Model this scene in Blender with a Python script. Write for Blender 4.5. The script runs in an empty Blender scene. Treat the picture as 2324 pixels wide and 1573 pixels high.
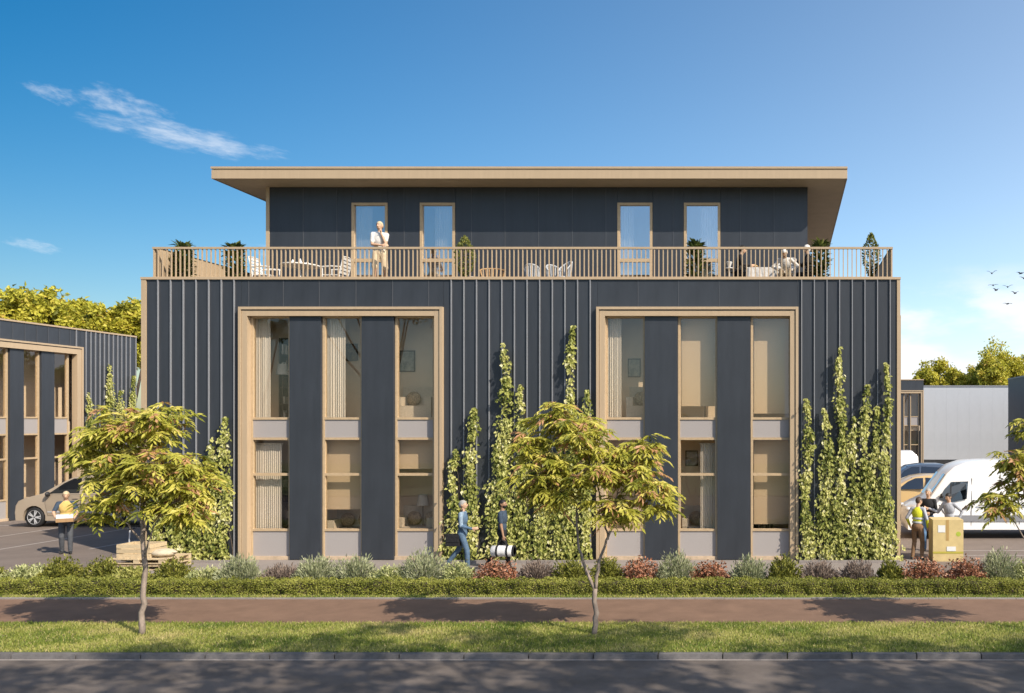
import bpy, bmesh, math, random
import numpy as np
from mathutils import Vector, Matrix

SC = bpy.context.scene
COL = SC.collection
R = math.radians
random.seed(7)
RNG = np.random.default_rng(11)
F, CX, CY, H = 1970.0, 1781.0, 957.0, 3.706      # lens constant, vanishing point and eye height of the photograph

# ------------------------------------------------------------------ camera, sky, sun
cam_d = bpy.data.cameras.new('camera')
cam = bpy.data.objects.new('camera', cam_d)
COL.objects.link(cam)
cam.location = (0, 0, H)
cam.rotation_euler = (R(90), 0, 0)
cam_d.sensor_width = 36.0
cam_d.lens = 36.0 * F / 2324.0
cam_d.shift_x = -(CX - 1162.0) / 2324.0
cam_d.shift_y = (CY - 786.5) / 2324.0
cam_d.clip_start = 0.05
cam_d.clip_end = 3000
SC.camera = cam

TO_SUN = Vector((0.98, -0.73, 1.0)).normalized()
SUN_EL = math.asin(TO_SUN.z)
sun_d = bpy.data.lights.new('sun', 'SUN')
sun_d.energy = 4.5
sun_d.angle = R(0.5)
sun_d.color = (1.0, 0.90, 0.76)
sun = bpy.data.objects.new('sun', sun_d)
COL.objects.link(sun)
sun.location = (20, -20, 40)
sun.rotation_euler = TO_SUN.to_track_quat('Z', 'Y').to_euler()
SC.view_settings.view_transform = 'Standard'
SC.view_settings.look = 'None'
SC.view_settings.gamma = 1.0
SC.view_settings.use_curve_mapping = False
SC.view_settings.exposure = 0.48


def build_world():
    w = bpy.data.worlds.new('World')
    SC.world = w
    w.use_nodes = True
    nt = w.node_tree
    nt.nodes.clear()
    N, L = nt.nodes.new, nt.links.new
    out = N('ShaderNodeOutputWorld')
    bg = N('ShaderNodeBackground')
    bg.inputs['Strength'].default_value = 0.15
    L(bg.outputs[0], out.inputs[0])
    sky = N('ShaderNodeTexSky')
    sky.sky_type = 'NISHITA'
    sky.sun_disc = False
    sky.sun_elevation = SUN_EL
    sky.sun_rotation = math.atan2(TO_SUN.x, TO_SUN.y)
    sky.air_density = 1.0
    sky.dust_density = 1.0
    sky.ozone_density = 1.6
    hs = N('ShaderNodeHueSaturation')
    hs.inputs['Saturation'].default_value = 1.34
    hs.inputs['Value'].default_value = 1.06
    L(sky.outputs[0], hs.inputs['Color'])
    hs.inputs['Hue'].default_value = .496

    def val(x):
        n = N('ShaderNodeValue'); n.outputs[0].default_value = x; return n.outputs[0]

    def m(op, a, b=None, c=None, clamp=False):
        n = N('ShaderNodeMath'); n.operation = op; n.use_clamp = clamp
        for i, x in enumerate((a, b, c)):
            if x is None: continue
            if isinstance(x, (int, float)): n.inputs[i].default_value = x
            else: L(x, n.inputs[i])
        return n.outputs[0]

    def smooth(x, lo, hi):
        n = N('ShaderNodeMapRange'); n.interpolation_type = 'SMOOTHSTEP'
        L(x, n.inputs[0]); n.inputs[1].default_value = lo; n.inputs[2].default_value = hi
        return n.outputs[0]

    tc = N('ShaderNodeTexCoord')
    sp = N('ShaderNodeSeparateXYZ')
    L(tc.outputs['Generated'], sp.inputs[0])
    az = m('ARCTAN2', sp.outputs[0], sp.outputs[1])
    el = m('ARCSINE', sp.outputs[2])

    def noise(x, y, sx, sy, detail=7, rough=.6, z=0.0):
        cb = N('ShaderNodeCombineXYZ')
        L(m('MULTIPLY', x, sx), cb.inputs[0]); L(m('MULTIPLY', y, sy), cb.inputs[1]); cb.inputs[2].default_value = z
        n = N('ShaderNodeTexNoise'); n.inputs['Scale'].default_value = 1; n.inputs['Detail'].default_value = detail
        n.inputs['Roughness'].default_value = rough
        L(cb.outputs[0], n.inputs['Vector'])
        return n.outputs[0]

    def wisp(a0, e0, tilt, ra, rb, z, dens):
        a = m('SUBTRACT', az, a0); e = m('SUBTRACT', el, e0)
        c, s = math.cos(tilt), math.sin(tilt)
        p = m('ADD', m('MULTIPLY', a, c), m('MULTIPLY', e, s))
        q = m('SUBTRACT', m('MULTIPLY', e, c), m('MULTIPLY', a, s))
        d = m('ADD', m('POWER', m('ABSOLUTE', m('DIVIDE', p, ra)), 2.0), m('POWER', m('ABSOLUTE', m('DIVIDE', q, rb)), 2.0))
        n = noise(p, q, 2.4 / ra, 1.5 / rb, 6, .62, z)
        t = m('ADD', m('SUBTRACT', 0.75, d), m('MULTIPLY', m('SUBTRACT', n, .5), 3.0))
        return m('MULTIPLY', smooth(t, -0.1, 1.5), dens)

    c1 = wisp(-0.603, 0.2635, -0.065, 0.088, 0.0150, 2.3, .58)
    c2 = wisp(-0.655, 0.2835, -0.10, 0.045, 0.0130, 5.1, .42)
    c5 = wisp(-0.702, 0.2815, -0.20, 0.026, 0.0080, 7.7, .30)
    c3 = wisp(-0.712, 0.152, -0.1, 0.025, 0.006, 3.3, .32)
    c4 = wisp(-0.52, 0.165, -0.1, 0.05, 0.008, 8.3, .3)
    # broken cumulus low over the horizon, thicker towards the right and going on behind the camera
    n1 = noise(az, el, 7.0, 19.0, 5, .55, 1.7)
    band = m('MULTIPLY', m('SUBTRACT', 1.0, smooth(el, 0.12, 0.19)), smooth(az, -0.10, 0.12))
    bank = m('MULTIPLY', smooth(m('ADD', n1, m('MULTIPLY', m('SUBTRACT', 0.10, el), 2.6)), 0.33, 0.54), m('MULTIPLY', band, .95))
    mask = m('MAXIMUM', m('MAXIMUM', m('MAXIMUM', c1, c2), c5), m('MAXIMUM', m('MAXIMUM', c3, c4), bank))
    # the sky is deeper on the far side and paler on the side of the sun
    L(m('MINIMUM', m('MAXIMUM', m('MULTIPLY_ADD', sp.outputs[0], -.64, 1.13), .8), 1.6), hs.inputs['Saturation'])
    L(m('MINIMUM', m('MAXIMUM', m('MULTIPLY_ADD', sp.outputs[0], .60, .93), .45), 1.3), hs.inputs['Value'])
    mix = N('ShaderNodeMix'); mix.data_type = 'RGBA'
    L(mask, mix.inputs[0]); L(hs.outputs[0], mix.inputs[6]); mix.inputs[7].default_value = (4.9, 5.05, 5.3, 1)
    L(mix.outputs[2], bg.inputs['Color'])


build_world()

# ------------------------------------------------------------------ materials
MATS = {}


def mat(name, col, rough=.6, var=.12, scale=3.0, bump=0.0, bscale=60., metal=0.0, spec=.4, stretch=(1, 1, 1), objvar=0.0, coat=0.0, col2=None):
    if name in MATS: return MATS[name]
    ma = bpy.data.materials.new(name); MATS[name] = ma
    ma.use_nodes = True
    nt = ma.node_tree; N, L = nt.nodes.new, nt.links.new
    b = nt.nodes['Principled BSDF']
    b.inputs['Roughness'].default_value = rough
    b.inputs['Metallic'].default_value = metal
    b.inputs['Specular IOR Level'].default_value = spec
    if coat: b.inputs['Coat Weight'].default_value = coat; b.inputs['Coat Roughness'].default_value = .08
    tc = N('ShaderNodeTexCoord'); mp = N('ShaderNodeMapping'); mp.inputs['Scale'].default_value = stretch
    L(tc.outputs['Object'], mp.inputs[0])
    nz = N('ShaderNodeTexNoise'); nz.inputs['Scale'].default_value = scale; nz.inputs['Detail'].default_value = 6
    nz.inputs['Roughness'].default_value = .65
    L(mp.outputs[0], nz.inputs['Vector'])
    mix = N('ShaderNodeMix'); mix.data_type = 'RGBA'
    c2 = col2 or tuple(c * (1 - var) for c in col)
    c1 = tuple(min(1, c * (1 + var)) for c in col) if col2 is None else col
    mr = N('ShaderNodeMapRange'); mr.inputs[1].default_value = .3; mr.inputs[2].default_value = .7
    L(nz.outputs[0], mr.inputs[0]); L(mr.outputs[0], mix.inputs[0])
    mix.inputs[6].default_value = (*c1, 1); mix.inputs[7].default_value = (*c2, 1)
    res = mix.outputs[2]
    if objvar:
        oi = N('ShaderNodeObjectInfo'); h = N('ShaderNodeHueSaturation')
        m2 = N('ShaderNodeMapRange'); m2.inputs[3].default_value = 1 - objvar; m2.inputs[4].default_value = 1 + objvar
        L(oi.outputs['Random'], m2.inputs[0]); L(m2.outputs[0], h.inputs['Value']); L(res, h.inputs['Color']); res = h.outputs[0]
    L(res, b.inputs['Base Color'])
    if bump:
        n2 = N('ShaderNodeTexNoise'); n2.inputs['Scale'].default_value = bscale; n2.inputs['Detail'].default_value = 3
        L(mp.outputs[0], n2.inputs['Vector'])
        bp = N('ShaderNodeBump'); bp.inputs['Strength'].default_value = bump; bp.inputs['Distance'].default_value = .02
        L(n2.outputs[0], bp.inputs['Height']); L(bp.outputs[0], b.inputs['Normal'])
    return ma


def glass_mat(name, tint=(.8, .78, .74), refl=1.0, rough=0.0, add=0.0):
    if name in MATS: return MATS[name]
    ma = bpy.data.materials.new(name); MATS[name] = ma; ma.use_nodes = True
    nt = ma.node_tree; N, L = nt.nodes.new, nt.links.new
    nt.nodes.clear()
    out = N('ShaderNodeOutputMaterial'); tr = N('ShaderNodeBsdfTransparent'); gl = N('ShaderNodeBsdfGlossy')
    tr.inputs[0].default_value = (*tint, 1); gl.inputs['Roughness'].default_value = rough; gl.inputs[0].default_value = (.95, .96, 1, 1)
    fr = N('ShaderNodeFresnel'); fr.inputs[0].default_value = 1.5
    mm = N('ShaderNodeMath'); mm.operation = 'MULTIPLY_ADD'; mm.inputs[1].default_value = refl; mm.inputs[2].default_value = add; mm.use_clamp = True
    ge = N('ShaderNodeNewGeometry'); ff = N('ShaderNodeMath'); ff.operation = 'MULTIPLY_ADD'; ff.inputs[1].default_value = -1; ff.inputs[2].default_value = 1
    L(ge.outputs['Backfacing'], ff.inputs[0]); f2 = N('ShaderNodeMath'); f2.operation = 'MULTIPLY'; L(fr.outputs[0], f2.inputs[0]); L(ff.outputs[0], f2.inputs[1])
    L(f2.outputs[0], mm.inputs[0])
    mx = N('ShaderNodeMixShader'); L(mm.outputs[0], mx.inputs[0]); L(tr.outputs[0], mx.inputs[1]); L(gl.outputs[0], mx.inputs[2])
    L(mx.outputs[0], out.inputs[0])
    return ma


def leaf_mat(name, stops, transl=.3, rough=.55):
    if name in MATS: return MATS[name]
    ma = bpy.data.materials.new(name); MATS[name] = ma; ma.use_nodes = True
    nt = ma.node_tree; N, L = nt.nodes.new, nt.links.new
    b = nt.nodes['Principled BSDF']; out = nt.nodes['Material Output']
    b.inputs['Roughness'].default_value = rough; b.inputs['Specular IOR Level'].default_value = .35
    at = N('ShaderNodeAttribute'); at.attribute_name = 'rnd'
    cr = N('ShaderNodeValToRGB'); cr.color_ramp.interpolation = 'LINEAR'
    els = cr.color_ramp.elements
    while len(els) < len(stops): els.new(.5)
    for e, (p, c) in zip(els, stops): e.position = p; e.color = (*c, 1)
    L(at.outputs['Fac'], cr.inputs[0]); L(cr.outputs[0], b.inputs['Base Color'])
    tl = N('ShaderNodeBsdfTranslucent'); L(cr.outputs[0], tl.inputs[0])
    mx = N('ShaderNodeMixShader'); mx.inputs[0].default_value = transl
    L(b.outputs[0], mx.inputs[1]); L(tl.outputs[0], mx.inputs[2]); L(mx.outputs[0], out.inputs[0])
    return ma


CLAD = mat('dark_cladding', (.0315, .0362, .0445), .44, .17, 1.6, .05, 5, spec=.5, stretch=(2, 2, .45), objvar=.07)
FINE = mat('joint_strip', (.085, .09, .10), .5, .05, 2)
SEAM = mat('cladding_seam', (.22, .225, .24), .42, .05, 2, spec=.5)
CORE = mat('wall_core', (.03, .032, .036), .8, .1)
WOOD = mat('tan_timber', (.425, .318, .205), .55, .05, 2.0, .03, 40, stretch=(6, 6, .6), objvar=.04)
WOODH = mat('tan_timber_frame', (.45, .33, .20), .5, .12, 4.0, stretch=(3, 3, 3), objvar=.04)
SOFFIT = mat('timber_soffit', (.44, .35, .235), .6, .08, 2)
SPAND = mat('grey_fibre_panel', (.335, .305, .29), .7, .05, 40, .04, 120, objvar=.02)
PLAST = mat('interior_plaster', (.72, .59, .45), .8, .05, 2)
INFLOOR = mat('interior_floor', (.50, .38, .26), .5, .2, 6)
CURT = mat('curtain_linen', (.52, .48, .43), .85, .06, 30)
GLASS = glass_mat('window_glass', (.97, .95, .91), 1.7, 0.0, .01)
GLASSP = glass_mat('coated_glass', (.92, .93, .94), 2.0, 0.0, .30)
CARGL = glass_mat('car_glass', (.22, .25, .28), 1.5, 0.0, .03)
WHITEM = mat('white_metal', (.64, .63, .60), .4, .03)
BLACKM = mat('black_rubber', (.018, .018, .019), .7, .15, 8)
BARK = mat('grey_brown_bark', (.26, .205, .165), .85, .35, 14, .5, 40, stretch=(1, 1, .35))
BARKD = mat('dark_bark', (.10, .075, .055), .9, .35, 10, .5, 30)
ASPH = mat('asphalt', (.135, .112, .096), .88, .28, 1.4, .35, 160, spec=.3)
LOT = mat('car_park_asphalt', (.18, .145, .122), .9, .12, 1.2, .25, 140, spec=.25)
PAVE = mat('grey_paving', (.25, .215, .19), .88, .08, 2.5, .15, 90)
PATHM = mat('red_brown_paving', (.190, .117, .079), .88, .17, 1.7, .25, 120, spec=.25)
KERB = mat('kerb_concrete', (.135, .125, .122), .85, .22, 7, .3, 70, objvar=.14)
EDGE = mat('edging_concrete', (.25, .22, .20), .85, .12, 8, .2, 80, objvar=.08)
SOIL = mat('soil', (.075, .055, .040), .95, .3, 8, .5, 40)
TURF = mat('turf', (.115, .130, .040), .95, .3, 5, .5, 60)
EARTH = mat('ground_earth', (.16, .14, .11), .95, .2, .5)
PAINT = mat('road_paint', (.36, .32, .29), .8, .15, 10)

# ------------------------------------------------------------------ mesh helpers


class MB:
    """collects boxes, tubes and sheets into one mesh"""
    def __init__(s): s.v, s.f, s.mi, s.cur = [], [], [], 0

    def add(s, vs, fs):
        o = len(s.v); s.v += [tuple(v) for v in vs]
        for f in fs: s.f.append(tuple(i + o for i in f)); s.mi.append(s.cur)
        return s

    def box(s, x0, x1, y0, y1, z0, z1):
        return s.add([(x0, y0, z0), (x1, y0, z0), (x1, y1, z0), (x0, y1, z0), (x0, y0, z1), (x1, y0, z1), (x1, y1, z1), (x0, y1, z1)],
                     [(0, 3, 2, 1), (4, 5, 6, 7), (0, 1, 5, 4), (1, 2, 6, 5), (2, 3, 7, 6), (3, 0, 4, 7)])

    def cbox(s, c, d, rz=0.0, rx=0.0, ry=0.0):
        M = Matrix.Translation(c) @ Matrix.Rotation(rz, 4, 'Z') @ Matrix.Rotation(ry, 4, 'Y') @ Matrix.Rotation(rx, 4, 'X')
        t = MB().box(-d[0] / 2, d[0] / 2, -d[1] / 2, d[1] / 2, -d[2] / 2, d[2] / 2)
        return s.add([M @ Vector(v) for v in t.v], t.f)

    def path(s, pts, rad, n=6, cap=True):
        pts = [Vector(p) for p in pts]
        if not hasattr(rad, '__len__'): rad = [rad] * len(pts)
        rings = []; up = None
        for i, p in enumerate(pts):
            d = (pts[min(i + 1, len(pts) - 1)] - pts[max(i - 1, 0)])
            if d.length < 1e-9: d = Vector((0, 0, 1))
            d.normalize()
            if up is None:
                up = d.orthogonal().normalized()
            else:
                up = (up - d * up.dot(d))
                up = up.normalized() if up.length > 1e-6 else d.orthogonal().normalized()
            w = d.cross(up)
            rings.append([p + (up * math.cos(2 * math.pi * k / n) + w * math.sin(2 * math.pi * k / n)) * rad[i] for k in range(n)])
        vs = [v for r in rings for v in r]; fs = []
        for i in range(len(pts) - 1):
            for k in range(n):
                a, b = i * n + k, i * n + (k + 1) % n
                fs.append((a, b, b + n, a + n))
        if cap:
            fs.append(tuple(reversed(range(n)))); fs.append(tuple(range((len(pts) - 1) * n, len(pts) * n)))
        return s.add(vs, fs)

    def ball(s, c, r, n=10, m=7, rot=None):
        if not hasattr(r, '__len__'): r = (r, r, r)
        vs = []; fs = []
        for i in range(m + 1):
            th = math.pi * i / m
            for k in range(n):
                ph = 2 * math.pi * k / n
                v = Vector((r[0] * math.sin(th) * math.cos(ph), r[1] * math.sin(th) * math.sin(ph), r[2] * math.cos(th)))
                if rot is not None: v = rot @ v
                vs.append(v + Vector(c))
        for i in range(m):
            for k in range(n):
                a, b = i * n + k, i * n + (k + 1) % n
                if i == 0: fs.append((a, a + n, b + n))
                elif i == m - 1: fs.append((a, a + n, b))
                else: fs.append((a, a + n, b + n, b))
        return s.add(vs, fs)

    def lathe(s, prof, c=(0, 0, 0), n=16):
        vs = []; fs = []
        for (r, z) in prof:
            for k in range(n):
                a = 2 * math.pi * k / n
                vs.append((c[0] + r * math.cos(a), c[1] + r * math.sin(a), c[2] + z))
        for i in range(len(prof) - 1):
            for k in range(n):
                a, b = i * n + k, i * n + (k + 1) % n
                fs.append((a, b, b + n, a + n))
        fs.append(tuple(reversed(range(n)))); fs.append(tuple(range((len(prof) - 1) * n, len(prof) * n)))
        return s.add(vs, fs)

    def prism(s, poly, y0, y1):
        """extrude an (x, z) polygon along y"""
        n = len(poly)
        vs = [(x, y0, z) for x, z in poly] + [(x, y1, z) for x, z in poly]
        fs = [tuple(range(n)), tuple(reversed(range(n, 2 * n)))]
        fs += [(i, i + n, (i + 1) % n + n, (i + 1) % n) for i in range(n)]
        return s.add(vs, fs)

    def mesh(s, name, mats, smooth=False, org=(0, 0, 0)):
        me = bpy.data.meshes.new(name)
        ox, oy, oz = org
        me.from_pydata([(x - ox, y - oy, z - oz) for x, y, z in s.v], [], s.f)
        if not isinstance(mats, (list, tuple)): mats = [mats]
        for x in mats: me.materials.append(x)
        if any(s.mi): me.polygons.foreach_set('material_index', s.mi)
        bm = bmesh.new(); bm.from_mesh(me); bmesh.ops.recalc_face_normals(bm, faces=bm.faces); bm.to_mesh(me); bm.free()
        if smooth: me.polygons.foreach_set('use_smooth', [True] * len(me.polygons))
        return me

    def build(s, name, mats, parent=None, smooth=False, org=(0, 0, 0)):
        """org: where the object's origin sits; a part is given in its thing's own space"""
        return put(name, s.mesh(name, mats, smooth, org), parent, org)


def put(name, me, parent=None, loc=(0, 0, 0), rz=0.0):
    o = bpy.data.objects.new(name, me); COL.objects.link(o)
    o.location = loc; o.rotation_euler = (0, 0, rz)
    if parent is not None: o.parent = parent
    return o


def thing(name, label, cat, loc=(0, 0, 0), rz=0.0, group=None):
    o = put(name, None, None, loc, rz)
    o.empty_display_size = .2
    return tag(o, label, cat, group)


def tag(o, label, cat, group=None):
    o['label'] = label; o['category'] = cat
    if group: o['group'] = group
    return o


def struct(o, label=None):
    o['kind'] = 'structure'
    if label: o['label'] = label
    return o


def stuff(o):
    o['kind'] = 'stuff'; return o


def dup(root, loc, rz=None, label=None):
    r = root.copy(); COL.objects.link(r); r.location = loc
    if rz is not None: r.rotation_euler = (0, 0, rz)
    if label: r['label'] = label
    for ch in list(root.children):
        c = ch.copy(); COL.objects.link(c); c.parent = r
        for g in list(ch.children):
            d = g.copy(); COL.objects.link(d); d.parent = c
    return r


def at(px, py, D):
    return Vector(((px - CX) * D / F, D, H + (CY - py) * D / F))


def gx(px, D): return (px - CX) * D / F
def gz(py, D): return H + (CY - py) * D / F


def leaves(name, pos, axis, nrm, Ln, W, ma, rnd, parent=None, fold=.18, org=(0, 0, 0), mid=.45):
    pos, axis, nrm = (np.asarray(a, float) for a in (pos, axis, nrm))
    n = len(pos)
    Ln = np.broadcast_to(np.asarray(Ln, float), (n,))[:, None]; W = np.broadcast_to(np.asarray(W, float), (n,))[:, None]
    axis = axis / (np.linalg.norm(axis, axis=1, keepdims=True) + 1e-9)
    side = np.cross(nrm, axis); side /= (np.linalg.norm(side, axis=1, keepdims=True) + 1e-9)
    up = np.cross(axis, side)
    m = pos + axis * Ln * mid + up * W * fold
    v = np.stack([pos, m - side * W / 2, pos + axis * Ln - up * W * fold * .5, m + side * W / 2], 1).reshape(-1, 3) - np.asarray(org)
    i = np.arange(n)[:, None] * 4
    f = np.concatenate([i, i + 1, i + 2, i, i + 2, i + 3], 1).reshape(-1, 3)
    me = bpy.data.meshes.new(name)
    me.from_pydata(v, [], f)
    me.materials.append(ma)
    a = me.attributes.new('rnd', 'FLOAT', 'FACE')
    a.data.foreach_set('value', np.repeat(np.clip(rnd, 0, 1), 2).astype(np.float32))
    return put(name, me, parent, org)


def unit(n, rng=RNG):
    d = rng.normal(size=(n, 3)); return d / np.linalg.norm(d, axis=1, keepdims=True)


def snoise(x, y, s=1.0, ph=0.0):
    x = np.asarray(x) * s; y = np.asarray(y) * s
    return .25 * (np.sin(x * 1.3 + 2 * np.sin(y * .9 + ph)) + np.sin(y * 1.7 + 1.6 * np.sin(x * 1.1 + 1.7 + ph))
                  + np.sin((x + y) * 2.3 + 1.3 * np.sin(x * 2.1 - y + ph)) + np.sin((x - y) * 3.1 + ph * 1.7))
# ------------------------------------------------------------------ ground


def sheet(name, x0, x1, y0, y1, z, ma):
    m = MB(); m.add([(x0, y0, z), (x1, y0, z), (x1, y1, z), (x0, y1, z)], [(0, 1, 2, 3)])
    return struct(m.build(name, ma))


Y0 = 23.2
sheet('ground', -900, 900, -900, 1500, -.14, EARTH)
sheet('road', -70, 60, 3.0, 13.83, -.08, ASPH)
sheet('gutter', -70, 60, 13.74, 13.822, -.076, EDGE)
struct(MB().box(-70, 60, -30, 2.85, -.12, -.004).build('near_verge', TURF))
struct(MB().box(-70, 60, 2.85, 3.0, -.12, .0).build('near_kerb', KERB))
struct(MB().box(-70, 60, 13.95, 15.94, -.12, .0).build('verge', TURF))
struct(MB().box(-70, 60, 15.94, 18.12, -.12, -.004).build('path', PATHM))
struct(MB().box(-70, 60, 18.22, 18.62, -.12, .0).build('grass_strip', TURF))
struct(MB().box(-70, 60, 18.62, 20.7, -.12, .004).build('planting_bed', SOIL))
sheet('car_park', -120, 120, 20.7, 140, 0.0, LOT)
sheet('pavement', -17.3, 3.6, 20.7, 23.3, .004, PAVE)

kerb = struct(put('kerb', None))
km = MB().box(0, 1.012, 0, .13, -.12, 0)
km.v = [(x, y + (.012 if z > -.01 and y < .01 else 0), z) for x, y, z in km.v]
km = km.mesh('kerb_stone', KERB)
for i in range(34):
    put('kerb_stone', km, kerb, (-21.6 + i * 1.031, 13.82 + random.uniform(-.002, .002), random.uniform(-.004, .003)))
edging = struct(put('path_edging', None))
em = MB().box(0, .60, 0, .09, -.12, .018).mesh('edging_stone', EDGE)
for i in range(48):
    put('edging_stone', em, edging, (-22 + i * .61, 18.122 + random.uniform(-.003, .003), random.uniform(-.004, .004)))
for i, (x, y0, y1) in enumerate(((-22.75, 24.4, 30.3), (-20.2, 25.2, 30.3), (-25.3, 24.4, 30.3))):
    sheet('bay_line', x - .05, x + .05, y0, y1, .004, PAINT)
sheet('bay_line', -30, -17.6, 30.9, 31.0, .004, PAINT)
for y in (24.0, 24.9):
    sheet('bay_line', 3.7, 14, y, y + .07, .004, PAINT)


def grass(name, x0, x1, y0, y1, n, h, ma):
    x = RNG.uniform(x0, x1, n); y = RNG.uniform(y0, y1, n)
    e = .035 * snoise(x, x * .7, 6.0) + .02 * snoise(x, x, 19.0); y = y + np.where(y > (y0 + y1) / 2, 1, -1) * e * (np.abs(y - (y0 + y1) / 2) / ((y1 - y0) / 2)) ** 6
    p = np.stack([x, y, np.full(n, -.003)], 1)
    ax = np.stack([RNG.normal(0, .55, n), RNG.normal(0, .55, n), np.ones(n)], 1)
    nr = np.stack([RNG.normal(0, .6, n), -np.ones(n), RNG.normal(.3, .4, n)], 1)
    t = .5 + .55 * snoise(x, y * 1.6, 1.1) + RNG.normal(0, .16, n)
    t = np.where(RNG.random(n) < .10, RNG.uniform(.75, 1, n), t * .8)
    return stuff(leaves(name, p, ax, nr, h * RNG.uniform(.55, 1.2, n), RNG.uniform(.009, .016, n), ma, t, fold=.05, mid=.3))


GRASSM = leaf_mat('grass_blades', [(0, (0.132, 0.192, 0.029)), (.3, (0.262, 0.300, 0.052)), (.65, (0.425, 0.410, 0.115)), (1, (0.600, 0.480, 0.240))], .35)
g = grass('verge_grass', -17.5, 8.0, 13.96, 15.98, 108000, .062, GRASSM); g['label'] = 'green and straw-coloured grass of the verge between the kerb and the red path'
g = grass('strip_grass', -17.6, 12.0, 18.21, 18.50, 11500, .06, GRASSM); g['label'] = 'thin grass strip at the foot of the low clipped hedge'

# ------------------------------------------------------------------ buildings


class House:
    def __init__(s, root): s.r = root

    def box(s, name, u0, u1, v0, v1, z0, z1, ma, parent=None):
        return MB().box(u0, u1, v0, v1, z0, z1).build(name, ma, parent or s.r, org=(u0, v0, z0))

    def panels(s, us, z0, z1, v=0.0, ma=None):
        for a, b in zip(us[:-1], us[1:]):
            s.box('cladding_panel', a + .003, b - .003, v + random.uniform(-.0015, .0015), v + .06, z0, z1, ma or CLAD)

    def ribs(s, us, z0, z1, v=0.0, w=.024, d=.042):
        me = MB().box(-w / 2, w / 2, -d, .0, z0, z1).mesh('standing_seam', SEAM)
        for u in us: put('standing_seam', me, s.r, (u, v - .002, 0))

    def seams(s, us, z0, z1, v=0.0):
        me = MB().box(-.006, .006, -.008, 0, z0, z1).mesh('joint_seam', FINE)
        for u in us: put('joint_seam', me, s.r, (u, v - .002, 0))

    def frame(s, name, u0, u1, z0, z1, v0, v1, w, ma, wl=None, wr=None, wb=None):
        wl = wl or w; wr = wr or w; wb = wb or w
        m = MB(); m.box(u0, u0 + wl, v0, v1, z0, z1); m.box(u1 - wr, u1, v0, v1, z0, z1)
        m.box(u0 + wl, u1 - wr, v0 + .002, v1, z1 - w, z1); m.box(u0 + wl, u1 - wr, v0 + .002, v1, z0, z0 + wb)
        o = m.build(name, ma, s.r, org=(u0, v0, z0))
        return o

    def sub(s, par, name, u0, u1, v0, v1, z0, z1, ma):
        p = par.location
        return MB().box(u0 - p.x, u1 - p.x, v0 - p.y, v1 - p.y, z0 - p.z, z1 - p.z).build(name, ma, par)

    def window(s, u0, u1, z0, z1, v, transom=None, glass=None, w=.062):
        glass = glass or GLASS
        f = s.frame('window', u0, u1, z0, z1, v, v + .11, w, WOODH)
        zs = [z0 + w] + ([transom] if transom else []) + [z1 - w]
        if transom:
            s.sub(f, 'transom', u0 + w, u1 - w, v + .004, v + .10, transom - w * .55, transom + w * .55, WOODH)
        for i in range(len(zs) - 1):
            a = zs[i] + (w * .55 if i else 0); b = zs[i + 1] - (w * .55 if i < len(zs) - 2 else 0)
            s.sub(f, 'pane', u0 + w, u1 - w, v + .06, v + .072, a, b, glass)
        return f

    def surround(s, uL, uR, zT, lip=.07, inner=.15, vb=.12):
        """stepped timber surround standing proud of the cladding; uL/uR outer edges"""
        m = MB()
        m.box(uL, uL + lip, -.13, .0, 0, zT); m.box(uR - lip, uR, -.13, .0, 0, zT); m.box(uL + lip, uR - lip, -.128, .0, zT - lip, zT)
        o = m.build('window_surround', WOOD, s.r)
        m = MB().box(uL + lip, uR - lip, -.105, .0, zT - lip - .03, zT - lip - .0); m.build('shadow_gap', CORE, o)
        for a, b in ((uL + lip + .012, uL + lip + inner), (uR - lip - inner, uR - lip - .012)):
            MB().box(a, b, -.10, vb, 0, zT - lip - .03).build('jamb', WOOD, o)
        MB().box(uL + lip + inner, uR - lip - inner, -.098, vb, zT - lip - inner - .02, zT - lip - .03).build('head', WOOD, o)
        return o

    def bay(s, uL, uR, zT, wins, pans, vw=.07, zmid=(3.25, 3.79), zsill=.80, ztr=2.29, inner=.15):
        s.surround(uL, uR, zT, inner=inner)
        ztop = zT - .07 - inner
        for a, b in pans:
            s.box('pilaster_panel', a, b, -.005, .14, .02, ztop, CLAD)
        for a, b in wins:
            s.window(a, b, zmid[1] - .03, ztop, vw)
            s.window(a, b, zsill - .03, zmid[0] + .03, vw, transom=ztr)
            s.box('spandrel_panel', a + .05, b - .05, vw + .03, vw + .09, zmid[0] + .032, zmid[1] - .032, SPAND)
            s.box('spandrel_panel', a + .05, b - .05, vw + .03, vw + .09, .085, zsill - .032, SPAND)
            for a_, b_, c_, d_ in ((a, a + .048, zmid[0] + .031, zmid[1] - .031), (b - .048, b, zmid[0] + .031, zmid[1] - .031), (a, a + .048, .0, zsill - .031), (b - .048, b, .0, zsill - .031)):
                s.box('frame_post', a_, b_, vw, vw + .1, c_, d_, WOODH)
            s.box('frame_rail', a + .05, b - .05, vw, vw + .1, 0, .083, WOODH)


def lin(a, b, n): return [a + (b - a) * i / n for i in range(n + 1)]


def U(px, v=0.0): return (px - CX) * (Y0 + v) / F


# ---- the three storey building in the middle
office = thing('office_building', 'dark clad three storey building with a railed roof terrace under a flat overhanging roof', 'building', (0, Y0, 0))
B = House(office)
uL, uR, zP = U(322), U(2043), 7.50
ribL = [U(360 + 28.78 * i) for i in range(7)]
ribM = [U(1025 + 28.64 * i) for i in range(12)]
ribR = [U(1819.5 + 28.64 * i) for i in range(8)]
bayL = (U(540, -.13), U(1003, -.13)); bayR = (U(1353, -.13), U(1812, -.13))
zT = 3.706 + (957 - 696) * (Y0 - .13) / F
eL, eR = uL + .13, uR - .09
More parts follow.
